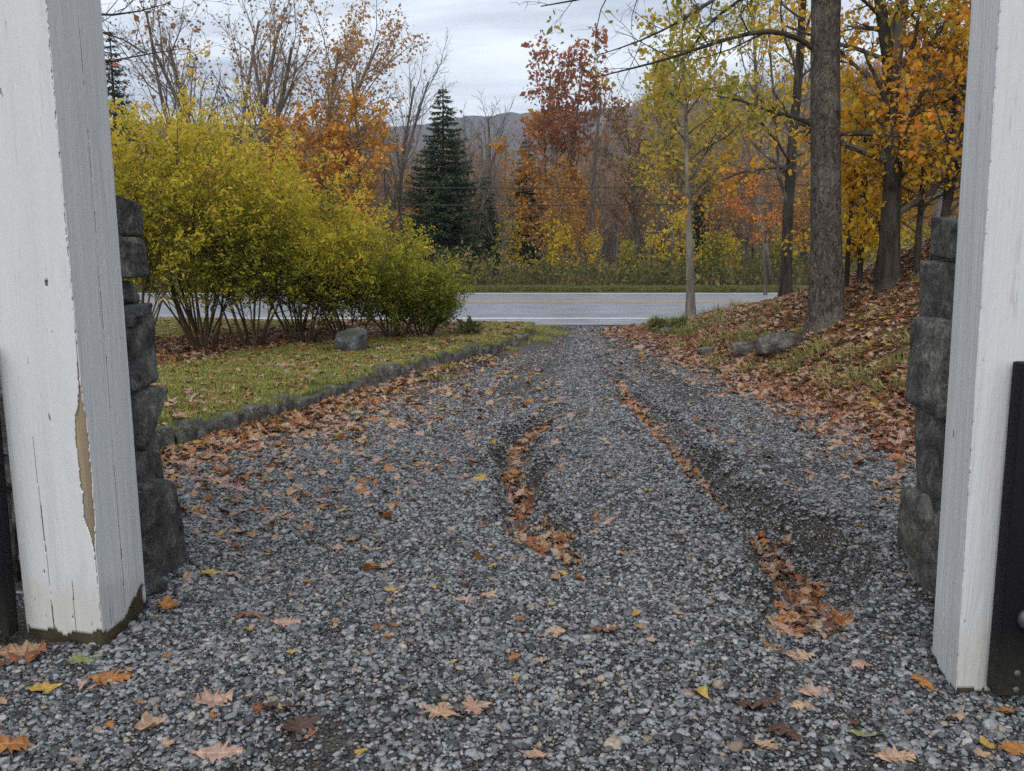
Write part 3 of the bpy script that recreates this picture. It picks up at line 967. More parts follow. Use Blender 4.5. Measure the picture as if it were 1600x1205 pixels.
place_rock(553, 549, (.52, .46, .44), 41, M['stone_boulder'], 'large grey boulder on the lawn in front of the shrubs', 'boulder', .3, .25, None, 1.0, 12, 'boulder')
place_rock(683, 529, (.36, .2, .10), 44, M['stone_grey'], 'flat grey stone lying beside the last shrub', 'rock', .2, .4)
place_rock(1214, 548, (.62, .55, .42), 45, M['stone_grey'], 'largest lichened rock jutting from the leafy embankment', 'rock', .4, .42, None, .6, 10)
place_rock(1165, 553, (.40, .34, .28), 46, M['stone_grey'], 'grey rock poking from leaves beside the largest bank rock', 'rock', .9, .40, None, .6, 10)
place_rock(1104, 555, (.30, .24, .18), 47, M['stone_grey'], 'small rock at the grassy foot of the embankment', 'rock', .1, .35)
place_rock(1140, 572, (.14, .12, .10), 48, M['stone_grey'], 'fist-sized stone in leaves at the embankment foot', 'rock', .1, .3)
place_rock(1046, 522, (.36, .24, .16), 49, M['stone_boulder'], 'pale flat rock beside the weeds where drive meets road', 'rock', .5, .3)
place_rock(1030, 516, (.22, .2, .16), 50, M['stone_dark'], 'small dark rock under the weeds where drive meets road', 'rock', .5, .3)
place_rock(722, 524, (.20, .16, .14), 51, M['stone_dark'], 'small dark rock beside the low weed near the road', 'rock', .5, .3)
place_rock(232, 928, (.16, .12, .10), 53, M['stone_dark'], 'loose dark stone at the foot of the wall by chipped post', 'rock', .5, .3)

# ------------------------------------------------------------------ scattering
def scatter(name, P, R, S, idx, protos, label=None, kind='stuff'):
    """one object of instanced pieces: P positions, R euler angles, S scales, idx index into protos (list of meshes)"""
    pc = bpy.data.collections.new(name + '_pieces')
    for k, me in enumerate(protos):
        o = bpy.data.objects.new('%s_piece_%03d' % (name, k), me); pc.objects.link(o)
    me = bpy.data.meshes.new(name)
    n_ = len(P)
    me.vertices.add(n_); me.vertices.foreach_set('co', np.asarray(P, np.float32).ravel())
    S = np.asarray(S, np.float32)
    if S.ndim == 1: S = np.repeat(S[:, None], 3, 1)
    for nm, ty, fld, dat in (('rot', 'FLOAT_VECTOR', 'vector', np.asarray(R, np.float32)), ('scl', 'FLOAT_VECTOR', 'vector', S), ('pid', 'INT', 'value', np.asarray(idx, np.int32))):
        a_ = me.attributes.new(nm, ty, 'POINT'); a_.data.foreach_set(fld, np.ascontiguousarray(dat).ravel())
    o = obj(name, me)
    ng = bpy.data.node_groups.new(name + '_nodes', 'GeometryNodeTree')
    ng.interface.new_socket('Geometry', in_out='INPUT', socket_type='NodeSocketGeometry')
    ng.interface.new_socket('Geometry', in_out='OUTPUT', socket_type='NodeSocketGeometry')
    n = ng.nodes.new; l = ng.links.new
    gi, go = n('NodeGroupInput'), n('NodeGroupOutput')
    ci = n('GeometryNodeCollectionInfo'); ci.inputs['Collection'].default_value = pc
    ci.inputs['Separate Children'].default_value = True; ci.inputs['Reset Children'].default_value = True
    ip = n('GeometryNodeInstanceOnPoints'); ip.inputs['Pick Instance'].default_value = True
    def na(nm, ty):
        q = n('GeometryNodeInputNamedAttribute'); q.data_type = ty; q.inputs['Name'].default_value = nm
        return [s_ for s_ in q.outputs if s_.enabled and s_.name == 'Attribute'][0]
    e2r = n('FunctionNodeEulerToRotation'); l(na('rot', 'FLOAT_VECTOR'), e2r.inputs[0])
    l(gi.outputs[0], ip.inputs['Points']); l(ci.outputs[0], ip.inputs['Instance'])
    l(na('pid', 'INT'), ip.inputs['Instance Index']); l(e2r.outputs[0], ip.inputs['Rotation']); l(na('scl', 'FLOAT_VECTOR'), ip.inputs['Scale'])
    l(ip.outputs[0], go.inputs[0])
    md = o.modifiers.new('pieces', 'NODES'); md.node_group = ng
    tag(o, label, None, None, kind)
    return o


def in_view(P, margin=1.25):
    d = P - np.array([0, 0, CAMH])
    fz = d[:, 1] * CP - d[:, 2] * SP; up = d[:, 1] * SP + d[:, 2] * CP
    return (fz > .3) & (np.abs(d[:, 0]) < fz * .552 * margin + .3) & (np.abs(up) < fz * .416 * margin + .3)


# ------------------------------------------------------------------ gravel
def track(x, y):
    """packed wheel tracks out towards the road, where fines show between the stones"""
    c0 = np.interp(y, [6, 9, 12, 15, 18], [-.45, -.05, .35, .75, 1.0]); c1 = np.interp(y, [6, 9, 12, 15, 18], [2.1, 1.85, 1.75, 1.75, 1.8])
    g_ = np.maximum(np.exp(-((x - c0) / .34) ** 2), np.exp(-((x - c1) / .32) ** 2))
    return g_ * sstep(6.5, 10.5, y) * (.5 + .8 * vnoise(x * 1.5, y * .7, 0, 63))


peb = []
for k in range(10):
    r_ = np.random.default_rng(300 + k)
    V, Fc = ICO[2]; V = V.copy()
    V = np.sign(V) * np.abs(V) ** .82
    for q in range(6):
        n_ = unit(r_.normal(size=3)); c_ = r_.uniform(.6, .9) if k < 5 else r_.uniform(.42, .75); V = V - np.outer(np.clip(V @ n_ - c_, 0, None), n_) * (.85 if k < 5 else 1.0)
    V = V * (1 + .16 * (fbm(V[:, 0] * 1.4 + k, V[:, 1] * 1.4, V[:, 2] * 1.4, k, 2) - .5)[:, None])
    V = V / np.abs(V).max(0) * np.array([1, r_.uniform(.62, .88), r_.uniform(.42, .66)])
    peb.append(mesh('pebble', V, Fc, [M['pebble']], k < 5))
PT = []
for (y0, y1, den, rad) in ((1.8, 4.0, 4500, .0098), (4.0, 6.0, 4500, .0095), (6.0, 9.5, 4000, .0092), (9.5, 13.5, 2700, .0098), (13.5, 17.9, 1700, .0115)):
    xa, xb = -4.6, 4.2
    nn = int((xb - xa) * (y1 - y0) * den)
    x = RNG.uniform(xa, xb, nn); y = RNG.uniform(y0, y1, nn)
    dep, near, sh = rut_field(x, y)
    dk, dr_ = x - kerb_x(y), bank_x(y) - x
    wash = fbm(x * 1.6, y * .9, 0, 61, 3)
    p = sstep(-.02, .55, np.minimum(dk - .03 - .28 * sstep(5.5, 8, y), dr_ + .15)) * (1 - (.15 * sstep(.25, .55, near) + .65 * sstep(.70, .92, near)) * np.where(y > 3.75, 1, .6)) * (1 - .55 * sstep(.60, .74, wash)) * (1 - .8 * np.clip(track(x, y), 0, 1))
    inside = ((np.abs(x) > 1.58) & (y > 3.08) & (y < 4.9) & (np.abs(x) < 4)) 
    inside = np.where(x < 0, ((x < -1.60) & (y > 3.5) & (y < 3.9)) | ((x < -.405 * y - .06) & (y > 4.1) & (y < 4.9)), ((x > 1.60) & (y > 3.12) & (y < 3.36)) | ((x > .438 * y + .05) & (y > 3.85) & (y < 4.6)))
    keep = (RNG.random(nn) < p) & ~inside
    x, y = x[keep], y[keep]
    rr_ = rad * np.exp(RNG.normal(0, .32, len(x)))
    big = RNG.random(len(x)) < .025
    rr_ = np.where(big, rr_ * 1.5, rr_)
    PT.append(np.stack([x, y, height(x, y) + rr_ * .12 + RNG.uniform(-.002, .006, len(x)), rr_], 1))
nn = 60000                                                        # stones held on the steep sides of the ruts
x = RNG.uniform(-.6, 2.2, nn); y = RNG.uniform(3.5, 9.5, nn)
z0 = h_drive(x, y); slope = np.hypot(h_drive(x + .02, y) - z0, h_drive(x, y + .02) - z0) / .02
keep = RNG.random(nn) < np.clip(slope * 1.3 - .25, 0, .9)
x, y = x[keep], y[keep]; rr_ = .0095 * np.exp(RNG.normal(0, .35, len(x)))
PT.append(np.stack([x, y, height(x, y) + .004 + RNG.uniform(0, .008, len(x)), rr_], 1))
for (y0, y1, den) in ((1.9, 4.6, 5200), (4.6, 7.5, 2600)):          # fines
    nn = int(5.6 * (y1 - y0) * den)
    x = RNG.uniform(-2.8, 2.8, nn); y = RNG.uniform(y0, y1, nn)
    keep = ~np.where(x < 0, (x < -.405 * y - .02) & (y > 3.4), (x > .438 * y + .02) & (y > 3.1)) & (fbm(x * 2.5, y * 2.5, 0, 66, 3) > .38)
    x, y = x[keep], y[keep]; rr_ = .0036 * np.exp(RNG.normal(0, .4, len(x)))
    PT.append(np.stack([x, y, height(x, y) + .003 + RNG.uniform(0, .006, len(x)), rr_], 1))
PT = np.concatenate(PT)
PT = PT[in_view(PT[:, :3], 1.3)]
n_ = len(PT)
scatter('gravel', PT[:, :3], np.stack([RNG.normal(0, .22, n_), RNG.normal(0, .22, n_), RNG.uniform(0, 6.28, n_)], 1), PT[:, 3], RNG.integers(0, 10, n_), peb,
        'blue grey pebbles and grit spread over the driveway')
print('pebbles', n_)

# ------------------------------------------------------------------ fallen leaves
def leaf_rows(widths, curl, twist, seed, cup=.0):
    """a leaf as rows of left edge, vein, right edge; unit length, lying in xy"""
    r_ = np.random.default_rng(seed)
    n = len(widths); V = []
    ts = np.linspace(-.5, .5, n)
    for i, (t_, w) in enumerate(zip(ts, widths)):
        wl = w * r_.uniform(.82, 1.12); wr = w * r_.uniform(.82, 1.12)
        zc_ = curl * (t_ * t_ - .1); sk = .06 * r_.normal() * (w > .1)
        zl = zc_ + cup * wl * wl * 4 + twist * t_ * wl + .035 * r_.normal(); zr_ = zc_ + cup * wr * wr * 4 - twist * t_ * wr + .035 * r_.normal()
        V += [(t_ + sk + (.05 if w > .2 else 0), wl, zl), (t_, 0, zc_ - .012), (t_ + sk + (.05 if w > .2 else 0), -wr, zr_)]
    f = []
    for i in range(n - 1):
        a = 3 * i
        f += [[a, a + 1, a + 4, a + 3], [a + 1, a + 2, a + 5, a + 4]]
    # stalk
    m_ = len(V)
    V += [(-.5, .010, zc_), (-.5, -.010, zc_), (-.72, -.007, curl * .3 + .01), (-.72, .007, curl * .3 + .01)]
    f.append([m_, m_ + 1, m_ + 2, m_ + 3])
    return np.array(V), np.array(f)


OAK = [.015, .11, .08, .22, .10, .33, .14, .40, .17, .36, .15, .25, .10, .14, .01]
BEECH = [.01, .13, .24, .30, .31, .27, .19, .10, .01]


def leaf_maple(curl, seed, cup=.0):
    r_ = np.random.default_rng(seed)
    ang = np.radians([180, 160, 146, 128, 112, 100, 84, 68, 60, 48, 36, 26, 12, 0])
    rad = np.array([.10, .34, .27, .50, .30, .46, .60, .52, .30, .46, .27, .56, .50, .68])
    a2 = np.concatenate([ang, -ang[1:-1][::-1]]); r2 = np.concatenate([rad, rad[1:-1][::-1]]) * r_.uniform(.9, 1.1, 2 * len(ang) - 2)
    n = len(a2); V = [(0, 0, -.01)]
    for sc_ in (.5, 1.0):
        for a_, q in zip(a2, r2):
            q2 = q * sc_ if sc_ == 1 else min(q, .4) * .6
            x_, y_ = q2 * math.cos(a_), q2 * math.sin(a_)
            V.append((x_, y_, curl * q2 * q2 + cup * x_ * y_ * 1.5 + .04 * r_.normal() * sc_))
    f = []
    for i in range(n):
        j = (i + 1) % n
        f.append([0, 1 + i, 1 + j, 1 + j]); f.append([1 + i, 1 + n + i, 1 + n + j, 1 + j])
    f3 = [[a_, b_, c_] if c_ == d_ else [a_, b_, c_, d_] for a_, b_, c_, d_ in f]
    m_ = len(V); V += [(-.08, .010, 0), (-.08, -.010, 0), (-.62, -.008, .03), (-.62, .008, .03)]; f3.append([m_, m_ + 1, m_ + 2, m_ + 3])
    return np.array(V) * .85, f3


SHAPES = {'oak': [leaf_rows(OAK, .35, .25, 1), leaf_rows(OAK, -.5, -.3, 2), leaf_rows(OAK, .9, .5, 3, .25), leaf_rows(OAK, .2, .1, 4)],
          'maple': [leaf_maple(.18, 5), leaf_maple(-.25, 6), leaf_maple(.55, 7, .3), leaf_maple(.05, 8)],
          'beech': [leaf_rows(BEECH, .4, .2, 9), leaf_rows(BEECH, -.3, .1, 10, .5), leaf_rows(BEECH, .8, .4, 11, .8), leaf_rows(BEECH, .15, 0, 12)]}
LEAFMESH = {}
for sh_, lst in SHAPES.items():
    for k, (V, f) in enumerate(lst):
        for c_ in LEAFCOL:
            LEAFMESH[(sh_, k, c_)] = mesh('fallen_leaf', V, f if isinstance(f, list) else [list(q) for q in f], [M['leaf_' + c_]], False)

# leaves one can point to: (u, v, shape, variant, colour, length, heading, tilt, label)
HERO = [
    (594, 893, 'maple', 0, 'tan', .105, 2.9, .25, 'tan maple leaf alone on gravel beyond the pale yellow scrap'),
    (612, 928, 'beech', 3, 'yellow', .075, .3, .1, 'pale yellow leaf scrap on gravel below a tan maple leaf'),
    (728, 943, 'oak', 0, 'pink', .125, .2, .1, 'pinkish oak leaf touching a tan leaf on mid gravel'),
    (762, 936, 'maple', 1, 'tan', .10, .9, -.2, 'tan leaf overlapping the pinkish oak leaf on mid gravel'),
    (727, 922, 'oak', 2, 'rust', .08, 1.9, .5, 'curled rust leaf standing behind the pinkish oak leaf'),
    (447, 981, 'oak', 3, 'pink', .125, .1, .12, 'broad pinkish oak leaf flat on gravel beside a rust one'),
    (385, 971, 'oak', 1, 'rust', .125, 3.0, .3, 'dark rust curled leaf beside the broad pinkish oak leaf'),
    (686, 1130, 'maple', 3, 'tan', .150, 1.2, .12, 'largest tan maple leaf on the pebbles nearest the viewer'),
    (738, 1114, 'maple', 0, 'pink', .115, .4, .15, 'smaller pinkish leaf just behind the largest tan maple leaf'),
    (468, 1147, 'oak', 0, 'brown', .155, .9, .25, 'dark pinkish brown leaf lying on near pebbles'),
    (172, 1070, 'oak', 3, 'orange', .150, .1, .1, 'ochre orange oak leaf in front of the chipped post'),
    (128, 1046, 'maple', 0, 'green', .125, 2.2, .2, 'pale greenish maple leaf behind the ochre oak leaf'),
    (70, 1083, 'beech', 0, 'yellow', .115, .4, .1, 'yellow leaf on dark pebbles near the ochre oak leaf'),
    (28, 1024, 'oak', 0, 'tan', .20, .5, .2, 'big tan oak leaf at the foot of the chipped post'),
    (30, 1043, 'oak', 2, 'rust', .20, .7, -.2, 'long rust leaf under the big tan oak leaf'),
    (340, 1190, 'oak', 3, 'pink', .155, .1, .08, 'tan pink oak leaf cut by the bottom edge'),
    (330, 1106, 'oak', 2, 'pink', .145, .5, .3, 'folded pinkish leaf standing on its edge among pebbles'),
    (236, 1150, 'beech', 2, 'tan', .115, .9, .15, 'tan leaf with wavy rim on near pebbles'),
    (435, 1118, 'oak', 2, 'brown', .14, 2.8, .35, 'dark curled leaf behind the dark pinkish brown leaf'),
    (1000, 987, 'beech', 0, 'yellow', .075, 1.2, .25, 'upright pale yellow oval leaf on middle gravel'),
    (943, 994, 'oak', 2, 'rust', .135, 2.7, .3, 'long dark rust leaf beside the pale yellow oval leaf'),
    (1017, 1011, 'beech', 3, 'tan', .06, 1.3, .1, 'small cream leaf below the pale yellow oval leaf'),
    (1246, 1033, 'oak', 0, 'tan', .135, .2, .15, 'tan oak leaf lying below the deep rut hole'),
    (1270, 1087, 'oak', 3, 'pink', .125, .3, .2, 'pinkish leaf with lifted rim below the rut'),
    (1092, 1096, 'beech', 1, 'yellow', .095, 2.2, .2, 'yellow tan oval leaf left of the curled brown leaf'),
    (1182, 1117, 'oak', 2, 'brown', .17, 3.0, .35, 'large curled brown leaf arched over shadow'),
    (1254, 1113, 'oak', 1, 'tan', .10, .1, .1, 'tan leaf behind the large curled brown leaf'),
    (1222, 1160, 'oak', 1, 'brown', .14, 2.2, .2, 'wet dark brown leaf pressed in the muddy wash'),
    (1348, 1158, 'beech', 3, 'green', .085, 2.9, .08, 'single pale green leaf on the mud'),
    (1440, 1078, 'maple', 1, 'orange', .115, .4, .2, 'orange tan leaf in front of the post with hinge plate'),
    (1396, 1196, 'oak', 3, 'tan', .13, .1, .1, 'tan leaf cut by the bottom edge near the green leaf'),
    (1197, 1172, 'oak', 0, 'tan', .11, 2.0, .2, 'torn tan leaf beside the wet dark brown leaf'),
    (330, 900, 'beech', 0, 'yellow', .10, .1, .15, 'bright yellow leaf near the foot of the stone wall'),
    (258, 956, 'maple', 2, 'orange', .12, .3, .2, 'orange leaf against the base of the chipped post'),
    (1345, 1052, 'oak', 1, 'pink', .10, .4, .2, 'small pinkish leaf between rut and post'),
    (1563, 1120, 'beech', 0, 'orange', .10, 2.6, .2, 'ochre oval leaf beneath the black gate'),
    (1580, 1180, 'oak', 0, 'orange', .12, .4, .2, 'orange oak leaf in the near corner below the gate'),
    (15, 1180, 'oak', 1, 'orange', .15, .4, .3, 'orange tan leaf in the near corner below the chipped post'),
]
for (u, v, sh_, k, c_, ln, hd, tl, lab) in HERO:
    x_, y_ = flat(u, v)
    p = hit(u, v); 
    o = obj('fallen_leaf', LEAFMESH[(sh_, k, c_)], None, (p[0], p[1], p[2] + .015 + .18 * abs(tl) * ln), (tl * .6, tl * .5, hd), (ln, ln, ln))
    tag(o, lab, 'leaf', 'large fallen leaves on the near gravel')

LP = []


def litter(nn, xa, xb, ya, yb, dens, zone, size, cols, shapes, lift):
    x = RNG.uniform(xa, xb, nn); y = RNG.uniform(ya, yb, nn)
    p = dens(x, y) / (nn / ((xb - xa) * (yb - ya)))
    k = RNG.random(nn) < p
    x, y = x[k], y[k]
    blocked = np.where(x < 0, (x < -1.56) & (y > 3.42) & (y < 4.85), (x > 1.56) & (y > 3.06) & (y < 4.55))
    x, y = x[~blocked], y[~blocked]
    for a_, b_ in zip(x, y):
        LP.append((a_, b_, zone, size * math.exp(random.gauss(0, .25)), random.choices(list(cols), list(cols.values()))[0], random.choices(list(shapes), list(shapes.values()))[0], lift))


SHP = {'oak': 4, 'maple': 3, 'beech': 3}
BR = {'tan': 5, 'pink': 5, 'rust': 3.5, 'brown': 1.5, 'orange': 2.2, 'yellow': .8}
litter(130000, -4.4, 0.6, 4.2, 16, lambda x, y: np.where(x > kerb_x(y), (620 * np.exp(-(x - kerb_x(y)) / .42) * sstep(14.5, 8, y) + 260 * np.exp(-(x - kerb_x(y)) / 1.0) * sstep(12, 8, y)) * (.35 + 1.2 * fbm(x * 2.4, y * 2.4, 0, 71, 3)), 0), 'edge', .085, {'tan': 6, 'pink': 5, 'rust': 2, 'orange': 3.5, 'brown': .8, 'yellow': 1.5}, SHP, .012)
litter(120000, 1.2, 4.6, 4.6, 17.5, lambda x, y: np.where(x < bank_x(y) + .1, 650 * np.exp(-((bank_x(y) - .02 - x) / .40) ** 2) * (.3 + 1.2 * fbm(x * 2.2, y * 2.2, 0, 72, 3)) + 60 * np.exp(-(bank_x(y) - x) / .8), 0), 'foot', .088, {'tan': 4.5, 'pink': 5, 'rust': 4.5, 'brown': 1.5, 'orange': 1.8}, SHP, .014)
litter(190000, 2.2, 9.5, 5.0, 18.2, lambda x, y: np.where(x > bank_x(y), (260 + 380 * np.exp(-(x - bank_x(y)) / .9)) * (.2 + 1.5 * fbm(x * 1.5, y * 1.5, 0, 73, 3)), 0), 'bank', .09, BR, SHP, .02)
def rutd(x, y):
    d_, n_, s_ = rut_field(x, y); return np.where(y < 5.4, 520 * sstep(.40, .80, n_), 460 * sstep(.52, .92, n_)) * (.5 + .9 * fbm(x * 3, y * 3, 0, 74, 3)) * sstep(.012, .05, d_)
litter(60000, -.6, 2.0, 3.4, 15, rutd, 'rut', .086, {'tan': 4, 'pink': 3, 'rust': 3.5, 'orange': 4, 'brown': 1.6}, {'oak': 5, 'maple': 2, 'beech': 2}, .012)
litter(9000, -3.6, 3.6, 2.2, 17, lambda x, y: np.where((x > kerb_x(y)) & (x < bank_x(y)), 7 + 22 * sstep(.5, .7, fbm(x * .9, y * .9, 0, 75, 3)), 0), 'drive', .052, {'tan': 4, 'pink': 2.5, 'rust': 2, 'orange': 2, 'brown': 1, 'yellow': 2.0}, {'oak': 2, 'maple': 2, 'beech': 5}, .018)
litter(60000, -12, .4, 5.2, 18, lambda x, y: np.where(x < kerb_x(y) - .1, 34 + 60 * sstep(.42, .66, fbm(x * 1.2, y * 1.2, 0, 76, 3)), 0), 'lawn', .088, {'tan': 3, 'pink': 3, 'rust': 3, 'orange': 3, 'brown': 1}, SHP, .035)
litter(60000, -9, 0, 10.4, 17, lambda x, y: np.where((x < bed_c(y) + .62) & (x > bed_c(y) - 2.4), 260, 0), 'bed', .085, {'rust': 4, 'brown': 4, 'tan': 2, 'pink': 2, 'orange': 1.5}, SHP, .02)
LA = np.array([(a[0], a[1]) for a in LP])
LZ = height(LA[:, 0], LA[:, 1])
P3 = np.stack([LA[:, 0], LA[:, 1], LZ + np.array([a[6] for a in LP])], 1)
vis = in_view(P3, 1.2)
LPv = [a for a, k in zip(LP, vis) if k]; P3 = P3[vis]
order = np.argsort(np.linalg.norm(P3, axis=1))
keys = list(LEAFMESH); kidx = {k: i for i, k in enumerate(keys)}
protos = [LEAFMESH[k] for k in keys]
ZONE = {'edge': 'fallen leaf in the drift along the kerb', 'foot': 'fallen leaf in the drift at the embankment foot', 'bank': 'fallen leaf lying on the embankment slope',
        'rut': 'fallen leaf caught in a driveway rut', 'drive': 'small fallen leaf scattered on the open gravel', 'lawn': 'fallen leaf lying on the mown lawn', 'bed': 'fallen leaf under the shrubs'}
CW = {'tan': 'tan', 'pink': 'pinkish', 'rust': 'rust coloured', 'brown': 'dark brown', 'orange': 'orange', 'yellow': 'yellow', 'green': 'pale green'}
rest = []
for rank, i in enumerate(order):
    x_, y_, zone, sz, c_, sh_, lf = LPv[i]
    v_ = random.randrange(4)
    tl = .32 if zone in ('rut', 'edge', 'foot', 'bed', 'bank') else .18
    rot = (random.gauss(0, tl), random.gauss(0, tl), random.uniform(0, 6.28))
    if rank < 240:
        o = obj('fallen_leaf', LEAFMESH[(sh_, v_, c_)], None, tuple(P3[i]), rot, (sz, sz, sz))
        tag(o, CW[c_] + ' ' + ZONE[zone], 'leaf', CW[c_] + ' ' + ZONE[zone].replace('fallen leaf', 'fallen leaves'))
    else:
        rest.append((P3[i], rot, sz, kidx[(sh_, v_, c_)]))
ORD = 'first second third fourth fifth sixth seventh eighth ninth tenth eleventh twelfth thirteenth fourteenth fifteenth sixteenth seventeenth eighteenth nineteenth'.split()
TENS = {20: 'twent', 30: 'thirt', 40: 'fort', 50: 'fift', 60: 'sixt', 70: 'sevent', 80: 'eight', 90: 'ninet'}
def ordinal(k):                                    # k counts from 1
    if k < 20: return ORD[k - 1]
    t_ = TENS[k // 10 * 10]
    return t_ + 'ieth' if k % 10 == 0 else t_ + 'y-' + ORD[k % 10 - 1]
by_group = {}
for o in COL.objects:
    if o.name.startswith('fallen_leaf') and o.get('group') and o['group'] != 'large fallen leaves on the near gravel':
        by_group.setdefault(o['group'], []).append(o)
for g_, lst in by_group.items():
    if len(lst) > 1:
        for k, o in enumerate(lst):                # already in order of distance
            o['label'] = ordinal(k + 1) + ' ' + o['label'] + ', counting from the viewer'
scatter('fallen_leaves', np.array([a[0] for a in rest]), np.array([a[1] for a in rest]), np.array([a[2] for a in rest]), [a[3] for a in rest], protos, 'brown and orange leaf litter over lawn edge, ruts and bank')
print('litter', len(rest))

# ------------------------------------------------------------------ grass
def blades(n, h, spread, lean, wid, seed):
    r_ = np.random.default_rng(seed)
    V, f, T = [], [], []
    for k in range(n):
        a = r_.uniform(0, 6.28); q = spread * math.sqrt(r_.random()); bx, by = q * math.cos(a), q * math.sin(a)
        hh = h * r_.uniform(.55, 1.15); la = a + r_.normal(0, .8); le = lean * r_.uniform(.3, 1.2) * hh; w = wid * r_.uniform(.7, 1.2)
        px, py = -math.sin(la) * w, math.cos(la) * w
        dx_, dy_ = math.cos(la) * le, math.sin(la) * le
        b0 = len(V)
        V += [(bx - px, by - py, -.005), (bx + px, by + py, -.005), (bx + dx_ * .35 + px * .8, by + dy_ * .35 + py * .8, hh * .62), (bx + dx_ * .35 - px * .8, by + dy_ * .35 - py * .8, hh * .62), (bx + dx_, by + dy_, hh * (1 - .25 * lean))]
        f += [[b0, b0 + 1, b0 + 2, b0 + 3], [b0 + 3, b0 + 2, b0 + 4]]
        T += [r_.random()] * 5
    return V, f, T


M['grass'] = leaf_material('grass_blade', [(0, (.065, .085, .018)), (.5, (.11, .128, .028)), (.8, (.18, .16, .05)), (1, (.27, .21, .09))], .35, gain=2.3)
M['grass_tall'] = leaf_material('tall_grass_blade', [(0, (.075, .115, .022)), (.45, (.13, .16, .035)), (.75, (.24, .21, .08)), (1, (.30, .23, .10))], .3, gain=1.35)
def grass_mesh(mat, *a):
    V, f, T = blades(*a); return mesh('grass_tuft', V, f, [mat], False, {'tint': T})
gp = [grass_mesh(M['grass'], 16, .055, .075, .9, .0035, 500 + k) for k in range(6)]
nn = 52000
x = RNG.uniform(-11, 1.0, nn); y = RNG.uniform(5.2, 18.3, nn)
dk = kerb_x(y) - x
inbed = (x < bed_c(y) + .45) & (x > bed_c(y) - 2.2) & (y > 10.6) & (y < 17)
fringe = (dk < -.02) & (dk > -.75 + .25 * vnoise(y * 1.3, y * 0, 0, 3)) & (y > 7.2) & (vnoise(x * 2.2, y * 2.2, 0, 81) > .58)
k = ((dk > .02) & ~inbed & (fbm(x * 1.1, y * 1.1, 0, 82, 3) > .22)) | ((dk > .02) & inbed & (RNG.random(nn) < .05)) | (fringe & (RNG.random(nn) < .55))
x, y = x[k], y[k]
P = np.stack([x, y, height(x, y)], 1); v_ = in_view(P, 1.2); P = P[v_]; n_ = len(P)
sc_ = RNG.uniform(.6, 1.25, n_)
scatter('grass', P, np.stack([np.zeros(n_), np.zeros(n_), RNG.uniform(0, 6.28, n_)], 1), sc_, RNG.integers(0, 6, n_), gp, 'short green grass of the lawn and drive fringe')
gb = [grass_mesh(M['grass_tall'], 22, .26, .10, 1.5, .005, 520 + k) for k in range(5)]
nn = 12000
x = RNG.uniform(2.2, 10, nn); y = RNG.uniform(5.5, 18.2, nn); s = x - bank_x(y)
pat = fbm(x * 1.2, y * 1.2, 0, 83, 3)
k = (s > .15) & (RNG.random(nn) < .10 * sstep(.56, .66, pat) + .14 * sstep(1.2, .3, s) * sstep(11, 15, y) + .008)
x, y = x[k], y[k]; P = np.stack([x, y, h_bank(x, y)], 1); v_ = in_view(P, 1.2); P = P[v_]; n_ = len(P)
scatter('bank_grass', P, np.stack([np.zeros(n_), np.full(n_, -.25), RNG.uniform(-1, 1, n_) + 3.14 * (RNG.random(n_) < .2)], 1), RNG.uniform(.45, 1.0, n_), RNG.integers(0, 5, n_), gb, 'rough autumn grass growing through the embankment leaves')
nn = 5000
x = RNG.uniform(-22, 22, nn); y = RNG.uniform(30.95, 31.7, nn); P = np.stack([x, y, np.interp(y, ysv, [-.06, .05, .09, .10, .09, .05])], 1)
scatter('verge_grass', P, np.stack([np.zeros(nn), np.zeros(nn), RNG.uniform(0, 6.28, nn)], 1), RNG.uniform(.4, .8, nn), RNG.integers(0, 5, nn), gb, 'strip of grass along the far side of the road')
# distinct tufts on the bank
tuft_px = [(1268, 560, 1.3), (1228, 578, 1.1), (1300, 585, 1.0), (1345, 600, 1.2), (1392, 612, 1.1), (1290, 545, .9), (1330, 560, 1.0), (1400, 575, 1.0), (1172, 580, .9), (1120, 570, .9), (1060, 545, .8), (1180, 512, .8), (1255, 520, .8), (1420, 540, .9)]
TW_ = ['below the big dark trunk', 'beside the largest bank rock', 'midway down the bank under the saplings', 'lower on the bank, midway to the wall', 'lowest on the bank, beside the wall', 'against the roots of the big dark tree', 'high on the bank past the big dark tree', 'on the bank close to the wall stones', 'below the grey rock by the largest bank rock', 'beside the small rock at the bank foot', 'at the bank foot near the drive mouth', 'on the bank crest before the dark trunked golden tree', 'on the crest beside the big dark tree', 'high up beside the wall']
for k, (u, v, s) in enumerate(tuft_px):
    p = hit(u, v)
    V, f, T = blades(46, .19, .13, 1.5, .0045, 700 + k)
    T = np.clip(np.array(T) * .6 + random.uniform(.1, .5), 0, 1)
    o = obj('grass_tuft', mesh('grass_tuft', V, f, [M['grass_tall']], False, {'tint': T}), None, tuple(p), (0, -.3, random.uniform(-.6, .6)), (s, s, s))
    tag(o, 'tuft of long drooping grass ' + TW_[k], 'grass tuft', 'grass tufts on the embankment')

# ------------------------------------------------------------------ plants: branching skeletons and leaves
class Skel:
    def __init__(self, seed):
        self.r = np.random.default_rng(seed); self.lv = {}; self.tips = []


def grow(sk, p, d, L_, r, lev, P, rtip=.35):
    r_ = sk.r
    n = P['n'][lev]
    pts = [p]; dd = unit(np.array(d, float)); step = L_ / (n - 1)
    for i in range(n - 1):
        dd = unit(dd + r_.normal(0, P['wob'][lev], 3) + np.array([0, 0, P['up'][lev]]))
        pts.append(pts[-1] + dd * step)
    pts = np.array(pts); tt = np.linspace(0, 1, n)
    rads = r * (1 - tt * (1 - rtip)) if lev < P['max'] else r * (1 - .75 * tt)
    sk.lv.setdefault(lev, []).append((pts, rads))
    spawn(sk, pts, rads, L_, lev, P)


